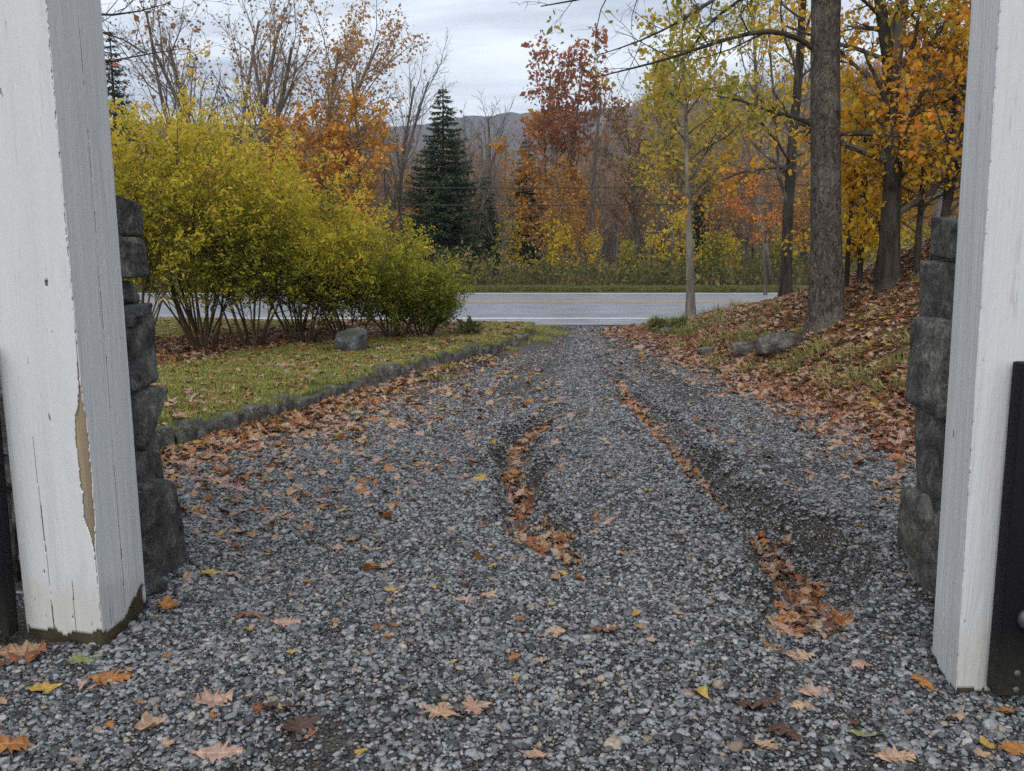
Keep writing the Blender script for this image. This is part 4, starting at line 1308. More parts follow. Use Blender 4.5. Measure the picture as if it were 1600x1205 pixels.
def spawn(sk, pts, rads, L_, lev, P, nkids=None, start=None):
    r_ = sk.r
    if lev >= P['max']:
        for k in range(P.get('tips', 2)):
            q = r_.uniform(.25, 1.0) * (len(pts) - 1); i = min(int(q), len(pts) - 2); fr = q - i
            sk.tips.append((pts[i] * (1 - fr) + pts[i + 1] * fr, unit(pts[i + 1] - pts[i])))
        return
    nk = nkids or P['kids'][lev]; st = P['start'][lev] if start is None else start
    az0 = r_.uniform(0, 6.28)
    for k in range(nk):
        q = st + (1 - st) * ((k + r_.uniform(.1, .9)) / nk)
        f = q * (len(pts) - 1); i = min(int(f), len(pts) - 2); fr = f - i
        o = pts[i] * (1 - fr) + pts[i + 1] * fr; t_ = unit(pts[i + 1] - pts[i])
        rr_ = rads[i] * (1 - fr) + rads[i + 1] * fr
        az = az0 + k * 2.4 + r_.normal(0, .4); an = math.radians(P['ang'][lev] * r_.uniform(.65, 1.3))
        ref = np.array([1., .13, 0]) if abs(t_[2]) > .7 else np.array([.1, 0, 1.])
        n1 = unit(ref - (ref @ t_) * t_); n2 = np.cross(t_, n1)
        d = t_ * math.cos(an) + (n1 * math.cos(az) + n2 * math.sin(az)) * math.sin(an)
        shape = P.get('shape', lambda q_: 1 - .45 * q_)(q) if lev == 0 else (1 - .5 * q)
        L2 = L_ * P['len'][lev] * shape * r_.uniform(.7, 1.25)
        grow(sk, o, d, L2, max(rr_ * P['rr'][lev] * r_.uniform(.75, 1.05), P['rmin']), lev + 1, P)


def cards(C, D, size, aspect, r_, droop=.3, spread=1.0, hexa=False):
    """small folded leaf shapes at centres C, roughly along directions D"""
    n = len(C)
    A = unit(D * .6 + r_.normal(0, spread, (n, 3)) + np.array([0, 0, -droop]))
    Nn = unit(r_.normal(0, .9, (n, 3)) + np.array([0, 0, .45]))
    S_ = unit(np.cross(A, Nn)); Nn = np.cross(S_, A)
    s = size[:, None]
    p0 = C; p2 = C + A * s; mid = C + A * s * .45
    w = s * aspect * .5
    if hexa:
        lo, hi = C + A * s * .26 + Nn * s * .05, C + A * s * .68 + Nn * s * .06
        V = np.stack([p0, lo + S_ * w * .95, hi + S_ * w * .72, p2 - Nn * s * .06, hi - S_ * w * .72, lo - S_ * w * .95], 1).reshape(-1, 3)
        b_ = np.arange(n)[:, None] * 6
        return V, np.concatenate([b_ + np.array([[0, 1, 2]]), b_ + np.array([[0, 2, 3]]), b_ + np.array([[0, 3, 4]]), b_ + np.array([[0, 4, 5]])], 0)
    p1 = mid + S_ * w + Nn * s * .10; p3 = mid - S_ * w + Nn * s * .10
    V = np.stack([p0, p1, p2, p3], 1).reshape(-1, 3)
    b_ = np.arange(n)[:, None] * 4
    f = np.concatenate([b_ + np.array([[0, 1, 2]]), b_ + np.array([[0, 2, 3]])], 0)
    return V, f


def plant(name, label, cat, loc, sk, mats, leaf=None, group=None, trunk_lv=(0,), sides=(10, 6, 4, 3, 3), rz=0, trunk_name='trunk', branch_name='branches', base=None):
    """leaf: dict(mat, per, size, aspect, jitter, tint=function(points)->0..1)"""
    root = empty(name, loc, rz); tag(root, label, cat, group)
    if trunk_lv:
        parts = [tubes(sk.lv[l_], sides[l_]) for l_ in trunk_lv if l_ in sk.lv]
        V, f = join(parts)
        obj(trunk_name, mesh(trunk_name, V, f, [mats[0]], True), root)
    rest_ = [l_ for l_ in sk.lv if l_ not in trunk_lv]
    if rest_:
        V, f = join([tubes(sk.lv[l_], sides[l_]) for l_ in rest_])
        obj(branch_name, mesh(branch_name, V, f, [mats[1]], True), root)
    if leaf and sk.tips:
        C = np.array([a for a, _ in sk.tips]); D = np.array([b_ for _, b_ in sk.tips])
        if 'keep' in leaf:
            k_ = leaf['keep'](C, sk.r); C, D = C[k_], D[k_]
        per = leaf['per']
        C = np.repeat(C, per, 0) + sk.r.normal(0, leaf['jitter'], (len(C) * per, 3)); D = np.repeat(D, per, 0)
        sz = leaf['size'] * np.exp(sk.r.normal(0, .28, len(C)))
        tn = np.clip(leaf['tint'](C, sk.r), 0, 1)
        hx = leaf.get('hexa', False)
        V, f = cards(C, D, sz, leaf['aspect'], sk.r, leaf.get('droop', .3), 1.0, hx)
        nm = leaf.get('name', 'crown')
        obj(nm, mesh(nm, V, f, [leaf['mat']], False, {'tint': np.repeat(tn, 6 if hx else 4)}), root)
    return root


M['lf_shrub'] = leaf_material('shrub_leaf', [(0, (.070, .090, .012)), (.26, (.165, .168, .018)), (.50, (.305, .250, .022)), (.76, (.450, .310, .032)), (1, (.44, .22, .07))], .55, gain=1.85)
M['lf_gold'] = leaf_material('golden_leaf', [(0, (.24, .20, .022)), (.3, (.38, .265, .022)), (.65, (.46, .215, .020)), (1, (.45, .145, .024))], .55, gain=2.0)
M['lf_orange'] = leaf_material('orange_leaf', [(0, (.24, .11, .022)), (.4, (.36, .165, .024)), (.75, (.42, .205, .030)), (1, (.33, .21, .040))], .35)
M['lf_red'] = leaf_material('red_leaf', [(0, (.20, .080, .045)), (.45, (.28, .115, .055)), (.8, (.34, .155, .055)), (1, (.38, .20, .06))], .45)
M['lf_olive'] = leaf_material('olive_leaf', [(0, (.085, .095, .018)), (.4, (.165, .155, .024)), (.75, (.285, .225, .034)), (1, (.32, .19, .035))], .5, gain=1.85)
M['lf_brown'] = leaf_material('brown_leaf', [(0, (.12, .060, .030)), (.5, (.20, .105, .045)), (1, (.27, .16, .06))], .3)
M['lf_tanleaf'] = leaf_material('tan_leaf', [(0, (.17, .085, .035)), (.5, (.27, .145, .045)), (1, (.36, .21, .05))], .45, gain=1.7)
M['lf_flame'] = leaf_material('flame_leaf', [(0, (.33, .085, .024)), (.5, (.45, .155, .024)), (1, (.50, .25, .028))], .45)
M['lf_under'] = leaf_material('undergrowth_leaf', [(0, (.050, .066, .020)), (.35, (.085, .092, .028)), (.6, (.15, .125, .040)), (.85, (.17, .105, .050)), (1, (.24, .15, .05))], .35)
M['needle'] = leaf_material('spruce_needle', [(0, (.016, .026, .012)), (.5, (.034, .052, .020)), (1, (.064, .086, .034))], .15)

# ------------------------------------------------------------------ shrubs beside the lawn
SH = dict(n=[8, 7, 5], wob=[.07, .10, .14], up=[-.012, .03, -.03], max=2, kids=[11, 6], start=[.26, .2], ang=[40, 40], len=[.46, .50], rr=[.5, .5], rmin=.0026, tips=8, shape=lambda q: 1 - .35 * q)


def shrub(u, v, hgt, spread, nst, seed, label, greener, lsize, dense=1.0, yoff=0):
    p = hit(u, v); p = p + np.array([0, yoff, 0])
    sk = Skel(seed); r_ = sk.r
    for k in range(nst):
        a = r_.uniform(0, 6.28); le = math.sqrt(r_.random()) * spread / hgt
        d = np.array([math.cos(a) * le, math.sin(a) * le, 1.0])
        st = np.array([math.cos(a), math.sin(a), 0]) * r_.uniform(.02, .16) + np.array([0, 0, -.05])
        grow(sk, st, d, hgt * r_.uniform(.72, 1.05) * math.sqrt(1 + le * le) * .92, r_.uniform(.010, .019), 0, SH)
    def tint(C, r2):
        hz = C[:, 2] / hgt; lat = np.hypot(C[:, 0], C[:, 1]) / max(spread, .3)
        return .10 + .44 * hz + .12 * lat - 1.25 * greener + .62 * (fbm(C[:, 0] * 1.6 + u, C[:, 1] * 1.6, C[:, 2] * 1.6, seed, 2) - .5) + r2.normal(0, .17, len(C)) + .25 * (r2.random(len(C)) < .05)
    zt_ = hgt * (.15 - .6 * max(greener, 0))
    keep = lambda C, r2: (C[:, 2] > zt_ + .35 * hgt * r2.random(len(C)) * .8) & (r2.random(len(C)) < dense)
    return plant('shrub', label, 'shrub', tuple(p), sk, (M['bark_brown'], M['bark_brown']),
                 dict(mat=M['lf_shrub'], per=2, size=lsize * .66, aspect=.5, jitter=.034, tint=tint, keep=keep, droop=.15, name='crown', hexa=True), 'yellow green shrubs beside the lawn', (0,), (5, 4, 3), trunk_name='stems')


shrub(205, 560, 2.95, 1.35, 14, 101, 'tallest yellow shrub, beside the stone wall at the post', -.05, .075)
shrub(318, 548, 2.75, 1.35, 15, 102, 'tall yellow shrub with bare dark stems, second from the stone wall', .02, .072)
shrub(392, 545, 2.25, 1.2, 14, 103, 'yellow green shrub, third from the stone wall', .10, .070)
shrub(478, 538, 1.85, 1.15, 14, 104, 'golden green shrub growing behind the boulder side nearer the wall', .08, .068)
shrub(545, 533, 1.60, 1.05, 13, 105, 'green shrub directly behind the grey boulder', .18, .066)
shrub(612, 530, 1.28, .92, 13, 106, 'bright green shrub just past the boulder', .24, .064)
shrub(662, 527, .88, .66, 12, 107, 'low green shrub, last in the row before the road', .24, .058)
shrub(262, 540, 2.85, 1.4, 11, 108, 'yellow shrub behind the front row near the stone wall', -.04, .075, 1, 1.4)
shrub(435, 534, 2.15, 1.2, 11, 109, 'golden topped shrub behind the front row', .0, .070, 1, 1.2)

# small weeds where drive, lawn and road meet
def weed(u, v, hgt, seed, label):
    p = hit(u, v); sk = Skel(seed)
    Pw = dict(n=[5, 4], wob=[.15, .2], up=[.02, 0], max=1, kids=[7], start=[.2], ang=[50], len=[.6], rr=[.6], rmin=.003, tips=5)
    for k in range(9):
        a = sk.r.uniform(0, 6.28); grow(sk, np.zeros(3), np.array([math.cos(a) * .7, math.sin(a) * .7, 1]), hgt, .005, 0, Pw)
    return plant('weed', label, 'weed', tuple(p), sk, (M['bark_brown'], M['bark_brown']), dict(mat=M['lf_under'], per=2, size=.09, aspect=.5, jitter=.04, tint=lambda C, r2: r2.uniform(.1, .6, len(C))), None, (0,), (4, 3), trunk_name='stems', branch_name='stalks')


weed(1028, 520, .15, 201, 'leafy green weed beside the pale rock at the drive mouth')
weed(737, 524, .15, 202, 'low dark weed on the lawn edge near the road')
weed(1058, 516, .11, 203, 'small dark weed between the pale rock and thin tree')

# ------------------------------------------------------------------ trees with trunks one can follow
TWIG = dict(n=[9, 6, 5, 4], wob=[.05, .12, .16, .2], up=[.02, .05, .03, .0], max=3, kids=[9, 6, 5], start=[.35, .2, .15], ang=[48, 42, 40], len=[.42, .46, .45], rr=[.55, .5, .5], rmin=.006, tips=3)


def poly(pix, y, base):
    """picture positions at distance y -> points relative to base"""
    return np.array([at(u, v, y + (dy[0] if dy else 0)) for (u, v, *dy) in pix]) - base


def smooth_poly(P, n):
    s = np.concatenate([[0], np.cumsum(np.linalg.norm(np.diff(P, axis=0), axis=1))]); s /= s[-1]
    q = np.linspace(0, 1, n)
    out = np.stack([np.interp(q, s, P[:, k]) for k in range(3)], 1)
    for _ in range(2):
        out[1:-1] = .25 * out[:-2] + .5 * out[1:-1] + .25 * out[2:]
    return out


def add_limb(sk, P, r0, r1, lev, Pm, n=None, kids=None, start=.2):
    n = n or max(6, len(P) * 2)
    pts = smooth_poly(P, n); rads = np.linspace(r0, r1, n)
    sk.lv.setdefault(lev, []).append((pts, rads))
    L_ = np.linalg.norm(np.diff(pts, axis=0), axis=1).sum()
    spawn(sk, pts, rads, L_, lev, Pm, kids, start)
    return pts, rads


def trunk_mesh(P, R, seed, sides=28, rough=.10):
    """a bark-ridged trunk"""
    V, f = tubes([(P, R)], sides)
    n = len(P); V = V.reshape(n, sides, 3)
    C = P[:, None, :]
    a = np.arange(sides) * 2 * math.pi / sides
    zz_ = np.concatenate([[0], np.cumsum(np.linalg.norm(np.diff(P, axis=0), axis=1))])
    rg = rough * ((fbm(np.cos(a)[None] * 3.2 + 9, np.sin(a)[None] * 3.2 + 9, zz_[:, None] * 2.4, seed, 3) - .5) * 1.4 + (fbm(np.cos(a)[None] * 8 + 29, np.sin(a)[None] * 8 + 29, zz_[:, None] * 7, seed + 5, 3) - .5) * 1.4)
    fl = .42 * np.exp(-zz_ / .30)[:, None] * (.5 + .8 * np.abs(np.sin(a * 2.5 + seed))[None])
    V = C + (V - C) * (1 + rg + fl)[..., None]
    return V.reshape(-1, 3), f


# big dark tree on the bank
base = hit(1290, 506); yb = base[1]
sk = Skel(301)
LIMB = dict(n=[9, 7, 5, 4], wob=[.05, .11, .16, .2], up=[.02, -.01, -.02, -.03], max=3, kids=[9, 8, 5], start=[.35, .15, .15], ang=[48, 45, 42], len=[.4, .30, .45], rr=[.55, .5, .55], rmin=.0032, tips=3)
for pix, r0, r1 in (([(1275, 78), (1240, 48), (1190, 47, -.1), (1130, 62, -.3), (1060, 88, -.5), (985, 108, -.7), (925, 122, -.8)], .036, .006),
                    ([(1272, 196), (1240, 180), (1205, 176, -.2), (1165, 158, -.5), (1120, 150, -.8)], .030, .006),
                    ([(1280, -110), (1200, -60), (1110, 5, -.3), (1050, 42, -.5), (985, 72, -.8), (935, 86, -1)], .032, .005),
                    ([(1280, -190), (1150, -110, -.2), (1010, -35, -.5), (930, 0, -.9), (845, 10, -1.1)], .045, .006),
                    ([(1285, -60), (1215, -30, .5), (1140, 5, .9), (1080, 60, 1.2), (1060, 140, 1.4)], .035, .006),
                    ([(1300, -80), (1350, -60, .3), (1420, 20, .5), (1470, 70, .6), (1500, 130, .6)], .04, .006),
                    ([(1300, -140), (1330, -120, -.5), (1390, -60, -1), (1440, 0, -1.5)], .04, .006),
                    ([(1280, -250), (1180, -260, -.6), (1060, -170, -1.6), (990, -120, -2)], .04, .006),
                    ([(1290, -300), (1390, -330, .4), (1480, -280, .8)], .04, .006)):
    add_limb(sk, poly(pix, yb, base), r0, r1, 1, LIMB, None, 13, .22)
tr_pts = smooth_poly(np.concatenate([[[0, 0, -.25]], poly([(1291, 470), (1291, 400), (1290, 250), (1289, 120), (1291, 0), (1292, -150), (1290, -330), (1285, -480)], yb, base)]), 34)
rads = np.interp(np.linspace(0, 1, 34), [0, .08, .2, .6, 1], [.225, .20, .180, .165, .09])
root = plant('oak_tree', 'big dark rough-barked tree rising from the embankment', 'tree', tuple(base), sk, (M['bark_dark'], M['bark_dark']),
             dict(mat=M['lf_olive'], per=4, size=.068, aspect=.6, jitter=.08, droop=.5, hexa=True, tint=lambda C, r2: .45 + .5 * (fbm(C[:, 0] * .9, C[:, 1] * .9, C[:, 2] * .9, 5, 2) - .5) + r2.normal(0, .16, len(C)),
                  keep=lambda C, r2: r2.random(len(C)) < np.where(C[:, 0] < -2.45, .05, np.where(C[:, 2] > 4.4, .15, .36))), None, (), (10, 7, 4, 3), branch_name='branches')
V, f = trunk_mesh(smooth_poly(tr_pts, 170), np.interp(np.linspace(0, 1, 170), np.linspace(0, 1, 34), rads), 3, 72, .075)
obj('trunk', mesh('trunk', V, f, [M['bark_near']], True), root)
V, f = trunk_mesh(smooth_poly(np.array([[-.16, -.05, 1.62], [-.10, -.06, 1.70], [-.06, -.06, 1.8]]), 6), np.array([.05, .06, .06, .05, .04, .02]), 8, 12)


def follow_tree(name, label, u, v, pix, r0, r1, seed, mats, Pm, leaf, y=None, limbs=(), kids=None, start=.35, group=None, sides=16, n=22, cat='tree'):
    base = hit(u, v) if y is None else np.array([at(u, v, y)[0], y, 0.0])
    if y is not None: base[2] = float(h_ground(base[0], base[1])) if y > 33 else float(height(base[0], base[1]))
    sk = Skel(seed)
    pts = smooth_poly(np.concatenate([[[0, 0, -.2]], poly(pix, base[1], base)]), n)
    rd = np.interp(np.linspace(0, 1, n), [0, .1, .5, 1], [r0 * 1.25, r0, (r0 + r1) * .52, r1])
    L_ = np.linalg.norm(np.diff(pts, axis=0), axis=1).sum()
    spawn(sk, pts, rd, L_, 0, Pm, kids, start)
    for px_, a_, b_, kd in limbs:
        add_limb(sk, poly(px_, base[1], base), a_, b_, 1, Pm, None, kd, .15)
    root = plant(name, label, cat, tuple(base), sk, mats, leaf, group, (), (sides, 6, 4, 3, 3))
    V, f = trunk_mesh(pts, rd, seed, sides, .07)
    obj('trunk', mesh('trunk', V, f, [mats[0]], True), root)
    return root


def tint_noise(b0, amp=.5, sc=.6, seed=1, grad=0.0, z0=0.0, h=1.0):
    return lambda C, r2: b0 + amp * (fbm(C[:, 0] * sc + 7, C[:, 1] * sc + 3, C[:, 2] * sc, seed, 2) - .5) + grad * np.clip((C[:, 2] - z0) / h, 0, 1) + r2.normal(0, .15, len(C))


MED = dict(n=[9, 7, 5, 4], wob=[.05, .12, .16, .2], up=[.02, .03, .0, -.02], max=3, kids=[12, 7, 5], start=[.35, .2, .15], ang=[52, 45, 42], len=[.30, .42, .45], rr=[.5, .5, .5], rmin=.005, tips=3)
# slim pale tree at the road's edge
follow_tree('maple_tree', 'slim pale-barked tree standing alone at the road edge', 1079, 499, [(1079, 470), (1078, 400), (1075, 300), (1073, 220), (1070, 150), (1068, 95), (1066, 70)], .082, .018, 311, (M['bark_pale'], M['bark_grey']), MED,
            dict(mat=M['lf_olive'], per=4, size=.075, aspect=.7, jitter=.075, hexa=True, tint=tint_noise(.88, .5, .8, 3), keep=lambda C, r2: r2.random(len(C)) < .26), kids=22, start=.40)
# darker trunk behind the big tree
follow_tree('maple_tree', 'dark trunked golden tree between the slim tree and the big tree', 1228, 466, [(1228, 440), (1231, 340), (1236, 240), (1248, 120), (1254, 20), (1256, -90), (1250, -220)], .10, .045, 312, (M['bark_dark'], M['bark_grey']), MED,
            dict(mat=M['lf_gold'], per=4, size=.08, aspect=.62, jitter=.075, hexa=True, tint=tint_noise(.58, .7, .5, 4), keep=lambda C, r2: r2.random(len(C)) < np.where(C[:, 2] > 5.5, .06, .22)), kids=24, start=.22,
            limbs=[([(1236, 260), (1200, 262), (1150, 268), (1100, 300), (1070, 318)], .035, .008, 12)])
# flame-coloured low maple
follow_tree('maple_tree', 'small flame orange maple reaching towards the slim tree', 1196, 462, [(1196, 440), (1192, 380), (1180, 320), (1160, 290), (1130, 285)], .05, .015, 313, (M['bark_grey'], M['bark_grey']),
            dict(MED, up=[.0, .0, -.02, -.03]), dict(mat=M['lf_flame'], per=4, size=.085, aspect=.6, jitter=.075, hexa=True, tint=tint_noise(.62, 1.0, .9, 9), keep=lambda C, r2: r2.random(len(C)) < .17), y=20.0 if False else None, kids=14, start=.35)
# forked tree on the top of the bank
BANKY = dict(MED, up=[.02, .02, -.01, -.03])
follow_tree('maple_tree', 'forked tree with two tall stems on the bank top', 1390, 446, [(1388, 420), (1392, 330), (1398, 240), (1396, 150), (1392, 112), (1376, 20), (1366, -80), (1355, -200)], .125, .04, 314, (M['bark_dark'], M['bark_grey']), BANKY,
            dict(mat=M['lf_gold'], per=4, size=.075, aspect=.6, jitter=.075, hexa=True, tint=tint_noise(.72, .8, .45, 12), keep=lambda C, r2: r2.random(len(C)) < np.where(C[:, 2] > 5.5, .05, np.where(C[:, 2] > 3.0, .14, .22))), kids=26, start=.18,
            limbs=[([(1393, 125), (1405, 60), (1412, 0), (1418, -120), (1425, -240)], .10, .03, 18), ([(1408, 70), (1440, 40), (1480, 10), (1530, -30)], .035, .01, 10), ([(1396, 200), (1440, 170), (1490, 150), (1560, 140)], .04, .01, 12)])
# saplings on the bank, golden
for k, (u, v, hh, sd) in enumerate(((1340, 462, 2.4, 1), (1365, 455, 2.8, 2), (1428, 448, 2.9, 3), (1470, 440, 3.2, 4), (1505, 430, 3.0, 5), (1318, 470, 1.8, 6), (1452, 436, 4.8, 7), (1545, 420, 4.2, 8))):
    base = hit(u, v) + np.array([0, .4, 0])
    if base[1] > 18: base[1] = 17.6
    base[0] = (u - 800) / F * base[1]; base[2] = float(height(base[0], base[1]))
    sk = Skel(340 + k)
    Ps = dict(MED, kids=[15, 6, 4], start=[.20, .2, .15], len=[.36, .42, .45], up=[.05, .0, -.02, -.03])
    grow(sk, np.array([0, 0, -.1]), np.array([sk.r.normal(0, .08), sk.r.normal(0, .08), 1]), hh, .028 + .006 * hh, 0, Ps)
    plant('sapling', ['golden sapling close behind the big dark tree', 'golden sapling second behind the big dark tree', 'golden sapling just past the forked tree', 'yellow sapling near the wall top stone', 'golden sapling overhanging the wall',
                      'low yellow sapling touching the big dark trunk', 'tall orange gold sapling between forked tree and wall', 'tall golden sapling behind the white post'][k], 'tree', tuple(base), sk, (M['bark_dark'], M['bark_grey']),
          dict(mat=M['lf_gold'], per=4, size=.072, aspect=.6, jitter=.075, droop=.4, hexa=True, tint=tint_noise(.44 + .04 * k + (.25 if k in (6, 7) else 0), .7, .8, 40 + k), keep=lambda C, r2: r2.random(len(C)) < np.where(C[:, 2] > 3.0, .16, .27)), 'golden saplings on the bank', (0,))

# ------------------------------------------------------------------ the wood beyond the road
def tall(Hh):
    return dict(n=[11, 7, 5, 4], wob=[.035, .10, .15, .2], up=[.01, .085, .05, .03], max=3, kids=[15, 8, 5], start=[.22, .15, .12], ang=[36, 34, 36], len=[.42, .45, .46], rr=[.5, .52, .52], rmin=.0085, tips=3, shape=lambda q: 1.05 - .5 * q)


def far_tree(name, label, u, vtop, y, seed, mats, leaf=None, Pm=None, stems=1, r0=.16, lean=.0, group=None, kids=None, fan=.28):
    base = np.array([at(u, 380, y)[0], y, 0.0]); base[2] = float(h_ground(base[0], base[1])) - .05
    Hh = at(u, vtop, y)[2] - base[2]
    sk = Skel(seed); Pm = dict(Pm or tall(Hh))
    if kids: Pm['kids'] = kids
    for k in range(stems):
        sp_ = 0 if stems == 1 else fan
        a = 6.28 * k / stems + 1; d = np.array([math.cos(a) * sp_ + lean, math.sin(a) * sp_ * .7, 1.0])
        grow(sk, np.array([math.cos(a), math.sin(a), 0]) * (.0 if stems == 1 else .15) + np.array([0, 0, -.2]), d, Hh * (1.0 if k == 0 else sk.r.uniform(.8, 1.0)), r0 * (1 if stems == 1 else .7), 0, Pm)
    return plant(name, label, 'tree', tuple(base), sk, mats, leaf, group, (0,), (8, 5, 3, 3, 3))


BG, BT = M['bark_grey'], M['bark_twig']
DK = (M['bark_grey'], M['bark_twig'])
far_tree('bare_tree', 'bare grey tree with several stems above the shrubs, tallest', 372, -10, 40, 401, DK, dict(mat=M['lf_brown'], per=2, size=.15, aspect=.7, jitter=.2, tint=tint_noise(.5), keep=lambda C, r2: (r2.random(len(C)) < .04) & (C[:, 2] > 6)), stems=4, r0=.23)
far_tree('bare_tree', 'bare tree with rusty top twigs beside the dark conifer', 335, 5, 43, 402, DK, dict(mat=M['lf_brown'], per=2, size=.16, aspect=.7, jitter=.15, tint=tint_noise(.35), keep=lambda C, r2: (r2.random(len(C)) < .12) & (C[:, 2] > 7)), stems=2, r0=.2)
far_tree('oak_tree', 'spreading tree with russet gold top leaves above the shrubs', 485, 5, 40, 403, DK, dict(mat=M['lf_tanleaf'], per=3, size=.13, aspect=.7, jitter=.15, tint=tint_noise(.45), keep=lambda C, r2: (r2.random(len(C)) < .10 + .42 * ((C[:, 2] > 5.6) & (C[:, 0] > -1.0))) & (C[:, 2] > 4)), dict(tall(1), ang=[42, 38, 38], len=[.46, .46, .46], kids=[15, 8, 5]), stems=3, r0=.22)
far_tree('bare_tree', 'slender bare tree between the russet tree and the spruce', 585, 95, 41, 404, DK, None, stems=2, r0=.15)
far_tree('bare_tree', 'thin bare tree close beside the tall spruce', 628, 120, 44, 405, DK, None, stems=1, r0=.12)
LOWM = dict(tall(1), up=[.01, .03, .0, -.02], ang=[52, 44, 40], len=[.46, .45, .46], start=[.15, .15, .12], kids=[15, 7, 5])
far_tree('maple_tree', 'golden maple glowing low between russet tree and spruce', 532, 195, 38, 406, DK, dict(mat=M['lf_orange'], per=4, size=.17, aspect=.75, jitter=.15, tint=tint_noise(.68, .5, .4), keep=lambda C, r2: r2.random(len(C)) < .45), LOWM, r0=.15)
far_tree('maple_tree', 'golden maple behind the shrubs, lower neighbour of the russet tree', 470, 215, 37, 416, DK, dict(mat=M['lf_orange'], per=4, size=.17, aspect=.75, jitter=.15, tint=tint_noise(.62, .5, .4), keep=lambda C, r2: r2.random(len(C)) < .5), LOWM, r0=.13)
# red-topped maple
RM = dict(tall(1), ang=[40, 38, 38], start=[.45, .15, .12], len=[.34, .46, .46])
far_tree('maple_tree', 'tall maple with dark red top leaves', 880, 92, 40, 407, DK, dict(mat=M['lf_red'], per=3, size=.17, aspect=.75, jitter=.15, tint=tint_noise(.35, .4, .5), keep=lambda C, r2: r2.random(len(C)) < np.where(C[:, 2] > 5.0, .34, .06)), RM, r0=.13, kids=[12, 7, 5], stems=2, fan=.10)
far_tree('maple_tree', 'orange leaved tree under the red-topped maple', 862, 205, 41.5, 417, DK, dict(mat=M['lf_orange'], per=4, size=.17, aspect=.75, jitter=.15, tint=tint_noise(.40, .5, .4), keep=lambda C, r2: r2.random(len(C)) < .40), LOWM, r0=.12)
far_tree('bare_tree', 'dark thin bare tree beside the red-topped maple', 928, 150, 39, 408, DK, None, dict(tall(1), ang=[30, 34, 36], len=[.30, .42, .45]), r0=.13)
far_tree('bare_tree', 'bare tree just right of the spruce tip', 770, 175, 46, 409, DK, None, r0=.12)
far_tree('bare_tree', 'pale bare tree crossing the lower spruce branches', 738, 215, 39, 410, (M['bark_pale'], M['bark_pale']), None, r0=.09)
far_tree('maple_tree', 'olive yellow tree behind the slim roadside tree', 1052, 120, 40, 411, DK, dict(mat=M['lf_olive'], per=3, size=.16, aspect=.72, jitter=.15, tint=tint_noise(.75, .5, .4), keep=lambda C, r2: r2.random(len(C)) < .42), None, r0=.15)
far_tree('maple_tree', 'brown leaved tree between red maple and roadside tree', 1000, 190, 44, 412, DK, dict(mat=M['lf_brown'], per=3, size=.16, aspect=.72, jitter=.15, tint=tint_noise(.6, .5, .4), keep=lambda C, r2: r2.random(len(C)) < .35), None, r0=.14)
far_tree('maple_tree', 'tall olive gold tree behind the dark trunked golden tree', 1215, -40, 34, 413, DK, dict(mat=M['lf_olive'], per=3, size=.15, aspect=.72, jitter=.15, tint=tint_noise(.75, .5, .4), keep=lambda C, r2: r2.random(len(C)) < .22), None, stems=2, r0=.15)
far_tree('maple_tree', 'orange gold tree filling the gap beside the post', 1470, -30, 30 if False else 34, 414, DK, dict(mat=M['lf_gold'], per=3, size=.16, aspect=.72, jitter=.15, tint=tint_noise(.78, .4, .4), keep=lambda C, r2: r2.random(len(C)) < .25), None, r0=.18)


